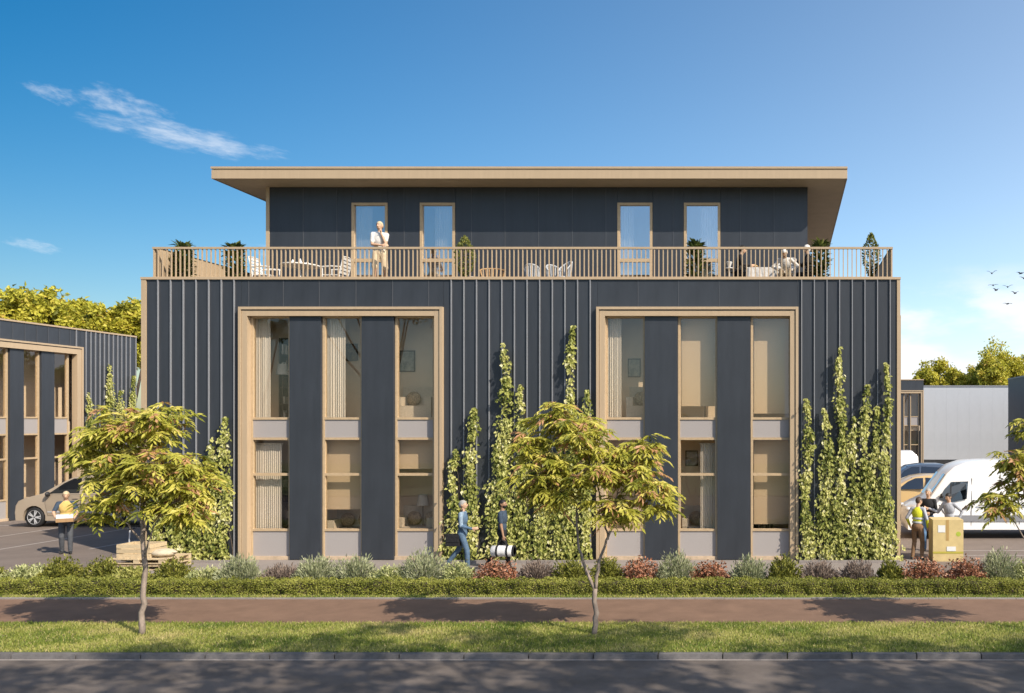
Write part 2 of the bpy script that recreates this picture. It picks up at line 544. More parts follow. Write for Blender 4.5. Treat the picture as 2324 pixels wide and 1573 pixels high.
# cladding, panel by panel
pl = [eL] + ribL
B.panels(pl, .02, zP)
B.panels([ribL[-1], bayL[0] + .01], .02, zP)
bandL = [U(p) for p in (643, 724.6, 808, 891, 973)]
B.panels([bayL[0] + .01] + bandL + [bayL[1] - .01], zT - .02, zP)
B.seams([bayL[0] + .21] + bandL, zT, zP)
B.panels([bayL[1] - .01] + ribM, .02, zP)
B.panels([ribM[-1], bayR[0] + .01], .02, zP)
bandR = [U(p) for p in (1448, 1540, 1632, 1724)]
B.panels([bayR[0] + .01] + bandR + [bayR[1] - .01], zT - .02, zP)
B.seams(bandR, zT, zP)
B.panels([bayR[1] - .01] + ribR + [eR], .02, zP)
B.ribs(ribL + ribM + ribR, .02, zP - .003)
# walls behind the cladding
for a, b in ((eL, bayL[0] + .05), (bayL[1] - .05, bayR[0] + .05), (bayR[1] - .05, eR)):
    B.box('wall', a, b, .07, .36, 0, 7.35, CORE)
for a, b in (bayL, bayR):
    B.box('wall', a + .05, b - .05, .07, .36, zT - .16, 7.35, CORE)
B.box('wall', eL, eL + .3, .361, 14, 0, 7.35, CLAD); B.box('wall', eR - .3, eR, .361, 14, 0, 7.35, CLAD)
B.box('wall', eL + .3, eR - .3, 13.7, 14, 0, 7.35, CLAD)
B.box('corner_trim', uL, eL - .002, -.03, .12, 0, zP, WOOD); B.box('corner_trim', eR + .002, uR, -.03, .12, 0, zP, WOOD)
B.box('coping', uL - .01, uR + .01, -.045, .30, zP + .002, 7.565, WOOD)
for k, (v0, v1) in enumerate(((.6, 6.2), (7.6, 13.2))):
    m = MB().box(eR + .002, eR + .19, v0, v1, 0, 6.62); m.build('window_surround', WOOD, office)
B.box('terrace_deck', eL, eR, .362, 13.69, 7.15, 7.35, PAVE)
# rooms behind the bays
B.box('floor', eL + .31, eR - .31, .37, 6, 3.18, 3.72, PLAST)
B.box('floor', eL + .31, eR - .31, .05, 6, .005, .10, INFLOOR)
B.box('interior_wall', eL + .31, eR - .31, 1.5, 1.7, .101, 3.178, PLAST)
B.box('interior_wall', eL + .31, eR - .31, 1.15, 1.35, 3.721, 7.148, PLAST)
for u in (bayL[0] - .4, bayL[1] + .4, bayR[0] - .4, bayR[1] + .4):
    B.box('interior_wall', u - .08, u + .08, .37, 1.49, .101, 3.178, PLAST)
    B.box('interior_wall', u - .08, u + .08, .37, 1.14, 3.721, 7.148, PLAST)
W = lambda l: [(U(a, .07), U(b, .07)) for a, b in l]
B.bay(bayL[0], bayL[1], zT, W([(569, 660), (732, 823), (897, 987)]), W([(660.5, 731.5), (823.5, 896.5)]))
B.bay(bayR[0], bayR[1], zT, W([(1373, 1464), (1539, 1628), (1704, 1795)]), W([(1464.5, 1538.5), (1628.5, 1703.5)]))

# ---- penthouse
vw = 2.32
def UW(px): return (px - CX) * (Y0 + vw) / F
pu0, pu1, zf, zc = UW(612), UW(1833), 7.352, 10.60
doors = [(UW(a), UW(b)) for a, b in ((798, 880), (953, 1033), (1401, 1481), (1552, 1635))]
zd = 10.14
edges = lin(pu0, pu1, 16)
segs = []
a = pu0
for d0, d1 in doors + [(pu1, None)]:
    cuts = [a] + [e for e in edges if a + .12 < e < d0 - .12] + [d0]
    B.panels(cuts, zf, zc - .005, vw); B.seams(cuts[1:-1], zf, zc, vw)
    if d1: B.panels([d0, d1], zd + .003, zc - .005, vw)
    a = d1
a = pu0
for d0, d1 in doors + [(pu1, None)]:
    B.box('penthouse_wall', a, d0, vw + .061, vw + .25, zf, zc, CORE)
    if d1: B.box('penthouse_wall', d0, d1, vw + .061, vw + .25, zd + .01, zc, CORE)
    a = d1
B.box('penthouse_wall', pu0, pu0 + .2, vw + .251, 11, zf, zc, CLAD); B.box('penthouse_wall', pu1 - .2, pu1, vw + .251, 11, zf, zc, CLAD)
B.box('penthouse_wall', pu0 + .2, pu1 - .2, 10.8, 11, zf, zc, CLAD)
B.box('interior_wall', pu0 + .21, pu1 - .21, vw + 2.2, vw + 2.3, zf, zc, PLAST)
B.box('corner_trim', pu0 - .10, pu0 - .002, vw - .02, vw + .2, zf, zc - .002, WOOD)
for d0, d1 in doors:
    f = B.frame('glass_door', d0 + .004, d1 - .004, zf + .01, zd, vw - .02, vw + .13, .075, WOODH)
    B.sub(f, 'mid_rail', d0 + .079, d1 - .079, vw - .01, vw + .1, 8.40, 8.50, WOODH)
    B.sub(f, 'pane', d0 + .079, d1 - .079, vw + .04, vw + .055, 8.50, zd - .075, GLASSP)
    B.sub(f, 'pane', d0 + .079, d1 - .079, vw + .04, vw + .055, zf + .085, 8.40, GLASSP)
vf, DF = 1.39, Y0 + 1.39
ru0, ru1 = gx(482, DF), gx(1921, DF)
roof = B.box('roof', ru0, ru1, vf, 12, zc + .001, 10.86, SOFFIT)
p = roof.location
m = MB().box(ru0 - .03, ru1 + .03, vf - .035, 12.03, 10.865, 10.925); m.v = [(x - p.x, y - p.y, z - p.z) for x, y, z in m.v]; m.build('roof_edge', WOOD, roof)
m = MB().box(ru0 - .01, ru1 + .01, vf - .025, vf - .002, zc - .012, 10.825); m.v = [(x - p.x, y - p.y, z - p.z) for x, y, z in m.v]; m.build('fascia', WOOD, roof)
for (x0, x1) in ((ru0 - .025, ru0 - .002), (ru1 + .002, ru1 + .025)):
    m = MB().box(x0, x1, vf - .002, 12.0, zc - .012, 10.825); m.v = [(x - p.x, y - p.y, z - p.z) for x, y, z in m.v]; m.build('fascia', WOOD, roof)

# ---- terrace railing
vr = .14
DR = Y0 + vr
rl, rr = gx(347, DR), gx(2026, DR)
rail = MB().box(rl, rr, vr - .03, vr + .03, 8.345, 8.40)
rail = rail.build('railing', WOOD, office)
MB().box(rl, rr, vr - .022, vr + .022, 7.567, 7.60).build('bottom_rail', WOOD, rail)
bm_ = MB().box(-.0135, .0135, -.015, .015, 7.601, 8.344).mesh('baluster', WOOD)
nb = 168
for i in range(nb + 1): put('baluster', bm_, rail, (rl + .03 + (rr - rl - .06) * i / nb, vr, 0))
B.box('side_screen', rl, rl + .05, vr + .032, 9.0, 7.36, 8.385, WOOD); B.box('side_screen', rr - .05, rr, vr + .032, 9.0, 7.36, 8.385, WOOD)
B.box('screen_cap', rl - .01, rl + .06, vr + .034, 9.0, 8.387, 8.41, CORE); B.box('screen_cap', rr - .06, rr + .01, vr + .034, 9.0, 8.387, 8.41, CORE)

# ---- neighbour on the left: its long side faces right
XL = -28.9
left_house = thing('office_building', 'dark clad two storey building cut off at the left edge behind the tan car', 'building', (XL, 0, 0), R(90))
Nb = House(left_house)
def UL(px): return -XL * F / (CX - px)        # distance along its wall
n0, n1 = 20.5, UL(308)
b0, b1 = UL(-125), UL(183)
zt2 = 6.76
lr = [UL(p) for p in (183.5, 194, 205, 215.5, 225.7, 235.7, 245.6, 256, 266, 275, 285, 294.5)]
Nb.panels([b1 - .01] + lr[1:] + [n1], .02, 7.45); Nb.ribs([UL(172)], zt2, 7.45); Nb.ribs(lr[1:] + [n1 - .02], .02, 7.45)
Nb.panels(lin(b0, b1 - .01, 11), zt2 - .02, 7.45); Nb.seams(lin(b0, b1, 11)[1:-1], zt2, 7.45)
Nb.panels(lin(n0, b0, 14), .02, 7.45)
Nb.box('wall', n0, b0 + .05, .07, .36, 0, 7.4, CORE); Nb.box('wall', b1 - .05, n1, .07, .36, 0, 7.4, CORE); Nb.box('wall', b0 + .05, b1 - .05, .07, .36, zt2 - .16, 7.4, CORE)
Nb.box('wall', n0, n1, 12, 12.3, 0, 7.4, CLAD); Nb.box('wall', n0, n0 + .3, .361, 11.99, 0, 7.4, CLAD); Nb.box('wall', n1 - .3, n1, .361, 11.99, 0, 7.4, CLAD)
Nb.box('roof', n0 + .3, n1 - .3, .361, 11.99, 7.2, 7.4, PAVE)
Nb.box('coping', n0 - .02, n1 + .02, -.045, .3, 7.452, 7.515, WOOD)
Nb.box('floor', n0 + .31, n1 - .31, .37, 6, 3.18, 3.72, PLAST); Nb.box('interior_wall', n0 + .31, n1 - .31, 1.2, 1.4, .0, 7.19, PLAST); Nb.box('floor', n0 + .31, n1 - .31, .05, 6, .005, .1, INFLOOR)
wl = [(UL(a), UL(b)) for a, b in ((-80, -40), (-13, 22), (54.5, 93.5), (124, 160))]
pn = [(UL(a), UL(b)) for a, b in ((-39, -13.5), (22.5, 54), (94, 123.5))]
Nb.bay(b0, b1, zt2, wl, pn, zmid=(3.22, 3.86), zsill=.78, ztr=2.3, inner=.22)

# ---- buildings far behind on the right
DQ = 68.0
back = thing('office_building', 'distant building with timber windows seen past the right corner of the main building', 'building', (0, DQ, 0))
Q = House(back)
q0, q1 = 3.0, gx(2096, DQ)
ztq = gz(886, DQ)
Q.panels(lin(q0, q1, 7), ztq - .02, 6.95); Q.box('coping', q0, q1 + .02, -.05, .3, 6.953, 7.02, WOOD)
Q.box('wall', q0, q1, .1, .4, ztq - .1, 6.9, CORE); Q.box('wall', q1 - .25, q1, .401, 9, 0, 6.9, CLAD); Q.box('wall', q0, q0 + .25, .401, 9, 0, 6.9, CLAD)
Q.box('roof', q0 + .26, q1 - .26, .401, 9, 6.7, 6.9, PAVE); Q.box('interior_wall', q0 + .26, q1 - .26, 2, 2.2, 0, 6.69, PLAST); Q.box('floor', q0 + .26, q1 - .26, .3, 2, 3.0, 3.4, PLAST)
Q.bay(q0, q1, ztq, [(gx(2051, DQ), gx(2062.5, DQ)), (gx(2066, DQ), gx(2086, DQ)), (q0 + .3, q0 + 1.6)], [(gx(2063, DQ), gx(2065.5, DQ)), (q0 + 1.62, gx(2050, DQ))], zmid=(3.4, 4.1), zsill=.5, ztr=1.9, inner=.14)

SHED = mat('pale_grey_metal_cladding', (.43, .445, .47), .5, .05, .6, spec=.5)
DW = 74.5
shed = thing('warehouse', 'long pale grey metal warehouse behind the white van', 'warehouse', (0, DW, 0))
S = House(shed)
s0, s1 = gx(2096, DW), gx(2330, DW)
zs = gz(878, DW)
ed = lin(s0, s1, 9)
for a, b in zip(ed[:-1], ed[1:]): S.box('wall_panel', a + .002, b - .002, random.uniform(-.001, .001), .1, .45, zs, SHED)
S.box('wall', s0, s1, .101, 14, 0, zs - .02, SHED)
S.box('plinth', s0, s1, -.02, .1, 0, .44, CORE); S.box('roof_edge', s0, s1 + .1, -.05, 14, zs + .002, zs + .12, SEAM)
xr = 17.5
darkr = thing('warehouse', 'dark grey building cut off at the right edge of the view behind the van', 'warehouse', (xr, 0, 0))
T = House(darkr)
ted = lin(58, 68, 5)
DGREY = mat('slate_metal_cladding', (.075, .08, .09), .5, .08, 1.2)
zr = gz(862, 68)
for a, b in zip(ted[:-1], ted[1:]): T.box('wall_panel', -.0, .06, a + .005, b - .005, .0, zr, DGREY)
T.box('wall', .061, 12, 58, 68, 0, zr - .01, DGREY); T.box('roof_edge', -.04, 12, 57.95, 68.05, zr + .002, zr + .1, SEAM)

# ---- low edging in front of the climbing plants
for (a, b) in ((333, 541), (1006, 1352), (1814, 2040)):
    o = MB().box(gx(a, 22.72), gx(b, 22.72), 22.68, 22.76, .0, .075).build('bed_edging', EDGE, org=(gx(a, 22.72), 22.72, 0)); struct(o)
    o = MB().box(gx(a, 22.72), gx(b, 22.72), 22.762, Y0 - .05, .0, .05).build('climber_bed', SOIL); struct(o)


# ---- curtains and furniture seen through the windows
def curtain(x0, x1, z0, z1, y, label, folds=6, parent=None):
    folds *= 2; n = folds * 6; vs = []; fs = []
    for i in range(n + 1):
        t = i / n; yy = y + .015 * math.sin(t * folds * 2 * math.pi + .8 * math.sin(t * 9)) + .008 * math.sin(t * 17)
        vs += [(x0 + (x1 - x0) * t, yy, z0), (x0 + (x1 - x0) * t, yy * 1.0, z1)]
    for i in range(n): fs.append((2 * i, 2 * i + 2, 2 * i + 3, 2 * i + 1))
    m = MB(); m.add(vs, fs); m.box(x0 - .03, x1 + .03, y - .02, y + .02, z1, z1 + .03)
    o = m.build('curtain', CURT, smooth=True, org=((x0 + x1) / 2, y, z0))
    return tag(o, label, 'curtain', 'curtains behind the windows')


BLIND = mat('tan_blind', (.50, .39, .27), .85, .05, 30)
def blind(x0, x1, z0, z1, y, label):
    m = MB(); m.box(x0, x1, y, y + .006, z0, z1); m.box(x0 - .02, x1 + .02, y - .02, y + .04, z1 + .001, z1 + .06); m.box(x0, x1, y - .006, y + .012, z0 - .025, z0 - .001)
    return tag(m.build('roller_blind', BLIND, org=((x0 + x1) / 2, y, z0)), label, 'blind', 'roller blinds behind the windows')


yc = Y0 + .30
def cx(p): return gx(p, yc)
curtain(cx(574), cx(614), 3.80, 6.5, yc, 'pale curtain at the left of the upper window in the left bay, first column', 4)
curtain(cx(742), cx(784), 3.80, 6.5, yc, 'pale curtain in the middle upper window of the left bay', 4)
curtain(cx(574), cx(640), .20, 3.1, yc, 'wide pale curtain in the ground floor window at the left of the left bay', 7)
curtain(cx(1378), cx(1410), 3.80, 6.5, yc, 'pale curtain in the upper window at the left of the right bay', 4)
curtain(cx(1590), cx(1626), .20, 3.1, yc, 'pale curtain in the middle ground floor window of the right bay', 4)
blind(cx(1546), cx(1622), 4.15, 6.45, yc + .06, 'tan roller blind drawn down in the middle upper window of the right bay')
blind(cx(1711), cx(1790), 3.95, 6.45, yc + .06, 'tan roller blind drawn down in the upper window at the right of the right bay')
blind(cx(1711), cx(1790), .95, 3.12, yc + .06, 'tan roller blind down in the right ground floor window of the right bay')
blind(cx(738), cx(820), 1.35, 3.12, yc + .06, 'tan roller blind half drawn in the middle ground floor window of the left bay')
blind(cx(904), cx(985), 2.45, 3.12, yc + .06, 'short tan roller blind in the right ground floor window of the left bay')
yd = Y0 + vw + .15
def dx(p): return gx(p, yd)
curtain(dx(806), dx(845), 7.4, 10.1, yd, 'white curtain behind the terrace door where the man stands', 4)
curtain(dx(988), dx(1030), 7.4, 10.1, yd, 'white curtain behind the second terrace door, beside the potted plant in the white box', 4)
curtain(dx(1408), dx(1438), 7.4, 10.1, yd, 'white curtain in the terrace door between the white chairs and the dark large-leaved plant', 3)
curtain(dx(1590), dx(1632), 7.4, 10.1, yd, 'white curtain behind the rightmost terrace door', 4)
SOFA = mat('sofa_fabric', (.52, .45, .37), .9, .12, 20)
CUSH = mat('patterned_cushion', (.55, .42, .28), .9, .6, 30, col2=(.12, .08, .05))


def sofa(px0, px1, v, zf, label, cat='sofa'):
    D = Y0 + v; x0, x1 = gx(px0, D), gx(px1, D)
    t = thing(cat, label, cat, ((x0 + x1) / 2, D, zf), 0, 'sofas inside the bays'); w = (x1 - x0) / 2
    m = MB(); m.box(-w, w, -.20, .30, .08, .42); m.build('seat', SOFA, t)
    m = MB(); m.box(-w, w, .301, .42, .08, .95); m.build('backrest', SOFA, t)
    for s in (-1, 1): MB().box(s * w - .09 * (s > 0) * 2 + .0, s * w + .18 * (s < 0), -.21, .30, .421, .66).build('armrest', SOFA, t)
    for i in range(max(1, int(w * 2 / .5))):
        MB().ball((-w + .35 + i * .5, .20, .62), (.21, .1, .2), 10, 6).build('cushion', CUSH, t, smooth=True)


sofa(903, 985, .70, 3.722, 'sofa with patterned cushions behind the right upper window of the left bay')
sofa(1424, 1500, .70, 3.722, 'sofa with cushions behind the upper window at the left of the right bay')
sofa(1550, 1604, .8, .40, 'armchair with patterned cushion behind the middle ground floor window of the right bay')
sofa(752, 860, .8, .35, 'low sofa behind the middle ground floor window of the left bay')
sofa(905, 990, .8, .40, 'sofa with patterned cushions behind the right ground floor window of the left bay')

# pictures, lamps and house plants inside
def picture(px, py, w, h, v, label, ma):
    D = Y0 + v; t = thing('picture', label, 'picture', (gx(px, D), D - .02, gz(py, D)), 0, 'pictures on the interior walls')
    m = MB(); m.box(-w, -w + .03, -.015, .015, -h, h); m.box(w - .03, w, -.015, .015, -h, h); m.box(-w + .03, w - .03, -.015, .015, h - .03, h); m.box(-w + .03, w - .03, -.015, .015, -h, -h + .03); m.build('frame', BARKD, t)
    MB().box(-w + .031, w - .031, -.006, .006, -h + .031, h - .031).build('print', ma, t)
ART = mat('abstract_print', (.60, .55, .46), .8, .5, 5, col2=(.14, .17, .16)); ART2 = mat('dark_print', (.30, .20, .12), .8, .5, 6, col2=(.05, .05, .06))
picture(925, 820, .22, .30, 1.15, 'framed print on the wall behind the right upper window of the left bay', ART)
picture(800, 800, .16, .24, 1.15, 'framed print behind the middle upper window of the left bay', ART2)
picture(1440, 835, .18, .26, 1.15, 'framed print behind the upper window at the left of the right bay', ART)
picture(940, 1045, .30, .18, 1.5, 'wide framed print behind the right ground floor window of the left bay', ART2)
picture(1570, 1040, .18, .22, 1.5, 'framed print behind the middle ground floor window of the right bay', ART)
def lamp(px, v, z, label):
    D = Y0 + v; t = thing('floor_lamp', label, 'lamp', (gx(px, D), D, z), 0, 'floor lamps in the rooms')
    MB().lathe([(0, 0), (.13, 0), (.13, .02), (.015, .03), (.012, 1.35), (0, 1.35)], n=12).build('stand', BARKD, t); MB().lathe([(.17, 1.28), (.12, 1.58), (.115, 1.58), (.165, 1.28)], n=16).build('lamp_shade', CURT, t)
lamp(641, .8, 3.722, 'floor lamp behind the left upper window of the left bay'); lamp(960, .95, .1, 'floor lamp behind the right ground floor window of the left bay'); lamp(1600, .75, 3.722, 'floor lamp behind the middle upper window of the right bay')
WARD = mat('dark_wardrobe', (.06, .042, .03), .5, .2, 6)
def shelf(px0, px1, v, z, h, label):
    D = Y0 + v; x0, x1 = gx(px0, D), gx(px1, D); t = thing('shelf_unit', label, 'shelf', ((x0 + x1) / 2, D, z), 0, 'shelf units in the rooms'); w = (x1 - x0) / 2
    for a in (-w, w - .03): MB().box(a, a + .03, -.15, .15, 0, h).build('side', WARD, t)
    n = max(2, int(h / .42))
    for k in range(n + 1): MB().box(-w + .031, w - .031, -.149, .149, k * (h - .03) / n, k * (h - .03) / n + .03).build('shelf', WARD, t)
    MB().box(-w + .031, w - .031, .12, .149, .031, h - .031).build('back', WARD, t)
    for k in range(n):
        x = -w + .05
        while x < w - .1:
            ww = random.uniform(.03, .06); hh = random.uniform(.18, .30); z0 = k * (h - .03) / n + .0305
            if random.random() < .8: MB().box(x, x + ww, -.10, .08, z0, z0 + hh).build('book', random.choice((ART2, CURT, SOFA, BARKD, ART)), t)
            x += ww + .004 + (.1 if random.random() < .2 else 0)
shelf(640, 666, .95, 3.722, 2.3, 'dark bookshelf behind the left upper window of the left bay'); shelf(1710, 1755, 1.3, .1, 1.5, 'dark bookshelf behind the right ground floor window of the right bay'); shelf(640, 672, 1.25, .1, 2.2, 'dark bookshelf behind the curtained ground floor window of the left bay')
# ------------------------------------------------------------------ plants
SUMAC = leaf_mat('street_tree_leaf', [(0, (0.097, 0.120, 0.018)), (.28, (0.290, 0.298, 0.036)), (.62, (0.575, 0.528, 0.090)), (.81, (0.715, 0.622, 0.175)), (.87, (0.502, 0.262, 0.114)), (1, (0.593, 0.342, 0.194))], .42)
BIRCH = leaf_mat('woodland_leaf', [(0, (0.148, 0.154, 0.017)), (.4, (0.445, 0.424, 0.045)), (.8, (0.678, 0.604, 0.095)), (1, (0.594, 0.403, 0.095))], .42)
SHADE = leaf_mat('roadside_leaf', [(0, (.04, .06, .012)), (1, (.14, .16, .04))], .25)
IVY = leaf_mat('climber_leaf', [(0, (0.127, 0.159, 0.027)), (.4, (0.398, 0.408, 0.101)), (.8, (0.636, 0.609, 0.233)), (1, (0.806, 0.763, 0.477))], .38)


def street_tree(base, stems, lobes, seed, label, tips_scale=1.0, hide=None):
    rng = np.random.default_rng(seed)
    t = thing('street_tree', label, 'tree', base, 0, 'young street trees along the verge')
    m = MB(); nodes = []
    for pts, rad in stems:
        pts = [Vector(p) for p in pts]
        fine = [pts[0]]; fr = [rad[0]]
        for a, b, r0, r1 in zip(pts[:-1], pts[1:], rad[:-1], rad[1:]):
            for k in (1, 2, 3, 4):
                f = k / 4
                fine.append(a.lerp(b, f) + Vector(rng.normal(0, .010, 3))); fr.append(r0 + (r1 - r0) * f)
        m.path(fine, fr, 8); nodes += [(p, r) for p, r in zip(fine, fr)][2:]
    m.build('trunk', BARK, t, smooth=True)
    br = MB(); P_, A_, N_, L_, W_, R_ = [], [], [], [], [], []
    for (c, rad, nt, warm) in lobes:
        c = Vector(c); rad = (rad[0] * .90, rad[1] * .95, rad[2] * 1.12)
        d = [((p - c).length + (2 if p.z > c.z + .1 else 0), p, r) for p, r in nodes]
        d.sort(key=lambda q: q[0]); s, sr = d[0][1], d[0][2]
        limb = [s.lerp(c, k / 5) + Vector(rng.normal(0, .02, 3)) + Vector((0, 0, .06 * math.sin(k / 5 * 3.14))) for k in range(6)]
        limb[0] = s
        br.path(limb, [min(sr * .7, .016) * (1 - k * .13) for k in range(6)], 5)
        for i in range(int(nt * 1.3 * tips_scale)):
            q = unit(1, rng)[0] * rng.random() ** .45
            tip = c + Vector((q[0] * rad[0], q[1] * rad[1], q[2] * rad[2]))
            st = limb[rng.integers(2, 6)]
            mid = st.lerp(tip, .5) + Vector((0, 0, .04))
            br.path([st, mid, tip], [.007, .005, .003], 4, cap=False)
            out = (tip - c); out.z *= .4
            for k in range(rng.integers(3, 6)):
                a = rng.uniform(0, 6.283)
                d0 = Vector((math.cos(a), math.sin(a), rng.uniform(-.45, .50))) + out * 1.0
                d0.normalize(); ln = rng.uniform(.16, .30)
                cl = rng.normal(.48, .17)
                red = rng.random() < (.04 + warm + .14 * max(0, q[2]))
                nl = 5
                for j in range(nl + 1):
                    f = (j + .6) / (nl + .6)
                    pos = tip + d0 * (ln * f) + Vector((0, 0, -.10 * f * f))
                    tang = (d0 + Vector((0, 0, -.5 * f))).normalized()
                    sd = tang.cross(Vector((0, 0, 1)))
                    if sd.length < .1: sd = Vector((1, 0, 0))
                    sd.normalize()
                    sides = (1, -1) if j < nl else (0,)
                    for s_ in sides:
                        ax = (tang * .75 + sd * s_ * rng.uniform(.5, .95) + Vector((0, 0, -rng.uniform(.05, .55)))).normalized()
                        P_.append(pos); A_.append(ax); N_.append(Vector((rng.normal(.25, .4), rng.normal(-.45, .4), 1)))
                        L_.append(rng.uniform(.09, .175)); W_.append(rng.uniform(.028, .050))
                        v = np.clip(cl + rng.normal(0, .1), 0, .8)
                        R_.append(rng.uniform(.85, 1) if red and rng.random() < .75 else v)
    br.build('branch', BARK, t, smooth=True)
    o = leaves('crown', P_, A_, N_, L_, W_, SUMAC, np.array(R_), t)
    stuff(o)
    return t


DT = 15.1
sT = F / DT
def tl(bx, px, py, y=0.0):          # photograph position -> metres from that tree's foot
    return ((px - bx) / sT, y, (1440 - py) / sT)


bx = 322
street_tree(at(bx, 1440, DT), [
    ([tl(bx, 322, 1446), tl(bx, 324, 1370), tl(bx, 328, 1290), tl(bx, 324, 1200), tl(bx, 326, 1120), tl(bx, 322, 1040), tl(bx, 330, 980)], [.052, .045, .040, .034, .026, .018, .010]),
    ([tl(bx, 326, 1235), tl(bx, 300, 1190, -.1), tl(bx, 272, 1150, -.2)], [.020, .015, .008]),
    ([tl(bx, 327, 1270), tl(bx, 350, 1230, -.15), tl(bx, 378, 1175, -.25)], [.018, .013, .008]),
    ([tl(bx, 324, 1150), tl(bx, 350, 1100, .1), tl(bx, 390, 1050, .2)], [.018, .012, .007])],
    [(tl(bx, 300, 960), (.62, .75, .30), 34, .05), (tl(bx, 375, 960, -.1), (.42, .7, .32), 24, .03), (tl(bx, 238, 1010, -.1), (.42, .6, .36), 26, .0),
     (tl(bx, 225, 1070, .1), (.28, .5, .16), 8, .0), (tl(bx, 300, 1050, -.3), (.55, .6, .40), 28, .04), (tl(bx, 400, 1060, -.2), (.55, .65, .36), 30, .12),
     (tl(bx, 455, 1105, -.1), (.36, .5, .34), 20, .08), (tl(bx, 350, 1120, -.3), (.45, .5, .28), 16, .08), (tl(bx, 262, 1128, -.25), (.32, .4, .16), 10, .0),
     (tl(bx, 252, 1165, -.2), (.18, .3, .10), 4, .0), (tl(bx, 400, 1140, .1), (.4, .4, .2), 10, .1), (tl(bx, 440, 1160, -.1), (.28, .4, .22), 10, .0)],
    3, 'young street tree in front of the tan car, single straight stem')
bx = 1350
street_tree(at(bx, 1440, DT), [
    ([tl(bx, 1350, 1446), tl(bx, 1352, 1390), tl(bx, 1350, 1335)], [.050, .044, .040]),
    ([tl(bx, 1350, 1340), tl(bx, 1328, 1285), tl(bx, 1312, 1230), tl(bx, 1308, 1150), tl(bx, 1290, 1080)], [.032, .026, .022, .016, .010]),
    ([tl(bx, 1351, 1340), tl(bx, 1360, 1275), tl(bx, 1378, 1225), tl(bx, 1392, 1190), tl(bx, 1400, 1120)], [.032, .026, .021, .016, .010]),
    ([tl(bx, 1380, 1225), tl(bx, 1366, 1170, .1), tl(bx, 1350, 1090, .1), tl(bx, 1335, 1010, 0)], [.018, .014, .011, .007]),
    ([tl(bx, 1312, 1200), tl(bx, 1270, 1160, .2), tl(bx, 1235, 1130, .2)], [.014, .010, .006])],
    [(tl(bx, 1262, 950), (.40, .6, .26), 22, .03), (tl(bx, 1330, 975, -.1), (.50, .7, .30), 26, .10), (tl(bx, 1215, 1010, -.1), (.32, .5, .26), 14, .04),
     (tl(bx, 1240, 1065, -.2), (.50, .6, .30), 24, .06), (tl(bx, 1345, 1060, -.3), (.60, .6, .36), 32, .10), (tl(bx, 1430, 1040, 0), (.48, .6, .34), 26, .14),
     (tl(bx, 1462, 1005, .1), (.26, .4, .18), 9, .0), (tl(bx, 1470, 1085, -.1), (.40, .5, .26), 18, .08), (tl(bx, 1500, 1130, -.1), (.28, .4, .22), 12, .04),
     (tl(bx, 1270, 1115, -.2), (.42, .5, .20), 14, .08), (tl(bx, 1410, 1150, -.25), (.50, .5, .22), 20, .08), (tl(bx, 1215, 1110, 0), (.3, .4, .15), 8, .05)],
    5, 'young street tree in the middle with its trunk forked low')
bx = 2401
street_tree(at(bx, 1440, DT), [
    ([tl(bx, 2401, 1446), tl(bx, 2400, 1380), tl(bx, 2398, 1300), tl(bx, 2396, 1200), tl(bx, 2390, 1080), tl(bx, 2385, 1000)], [.050, .044, .038, .030, .018, .010]),
    ([tl(bx, 2398, 1280), tl(bx, 2330, 1230, -.1), tl(bx, 2290, 1170, -.1)], [.020, .014, .008])],
    [(tl(bx, 2300, 1045), (.42, .6, .24), 15, .10), (tl(bx, 2265, 1135, -.1), (.42, .5, .20), 15, .08), (tl(bx, 2330, 1100, .1), (.40, .6, .26), 18, .1), (tl(bx, 2352, 965, .1), (.36, .6, .26), 16, .1),
     (tl(bx, 2440, 1000), (.6, .7, .4), 30, .06), (tl(bx, 2450, 1100), (.6, .7, .35), 30, .06), (tl(bx, 2390, 1060, -.2), (.5, .6, .35), 20, .08)],
    9, 'young street tree reaching in from the right edge in front of the white van')


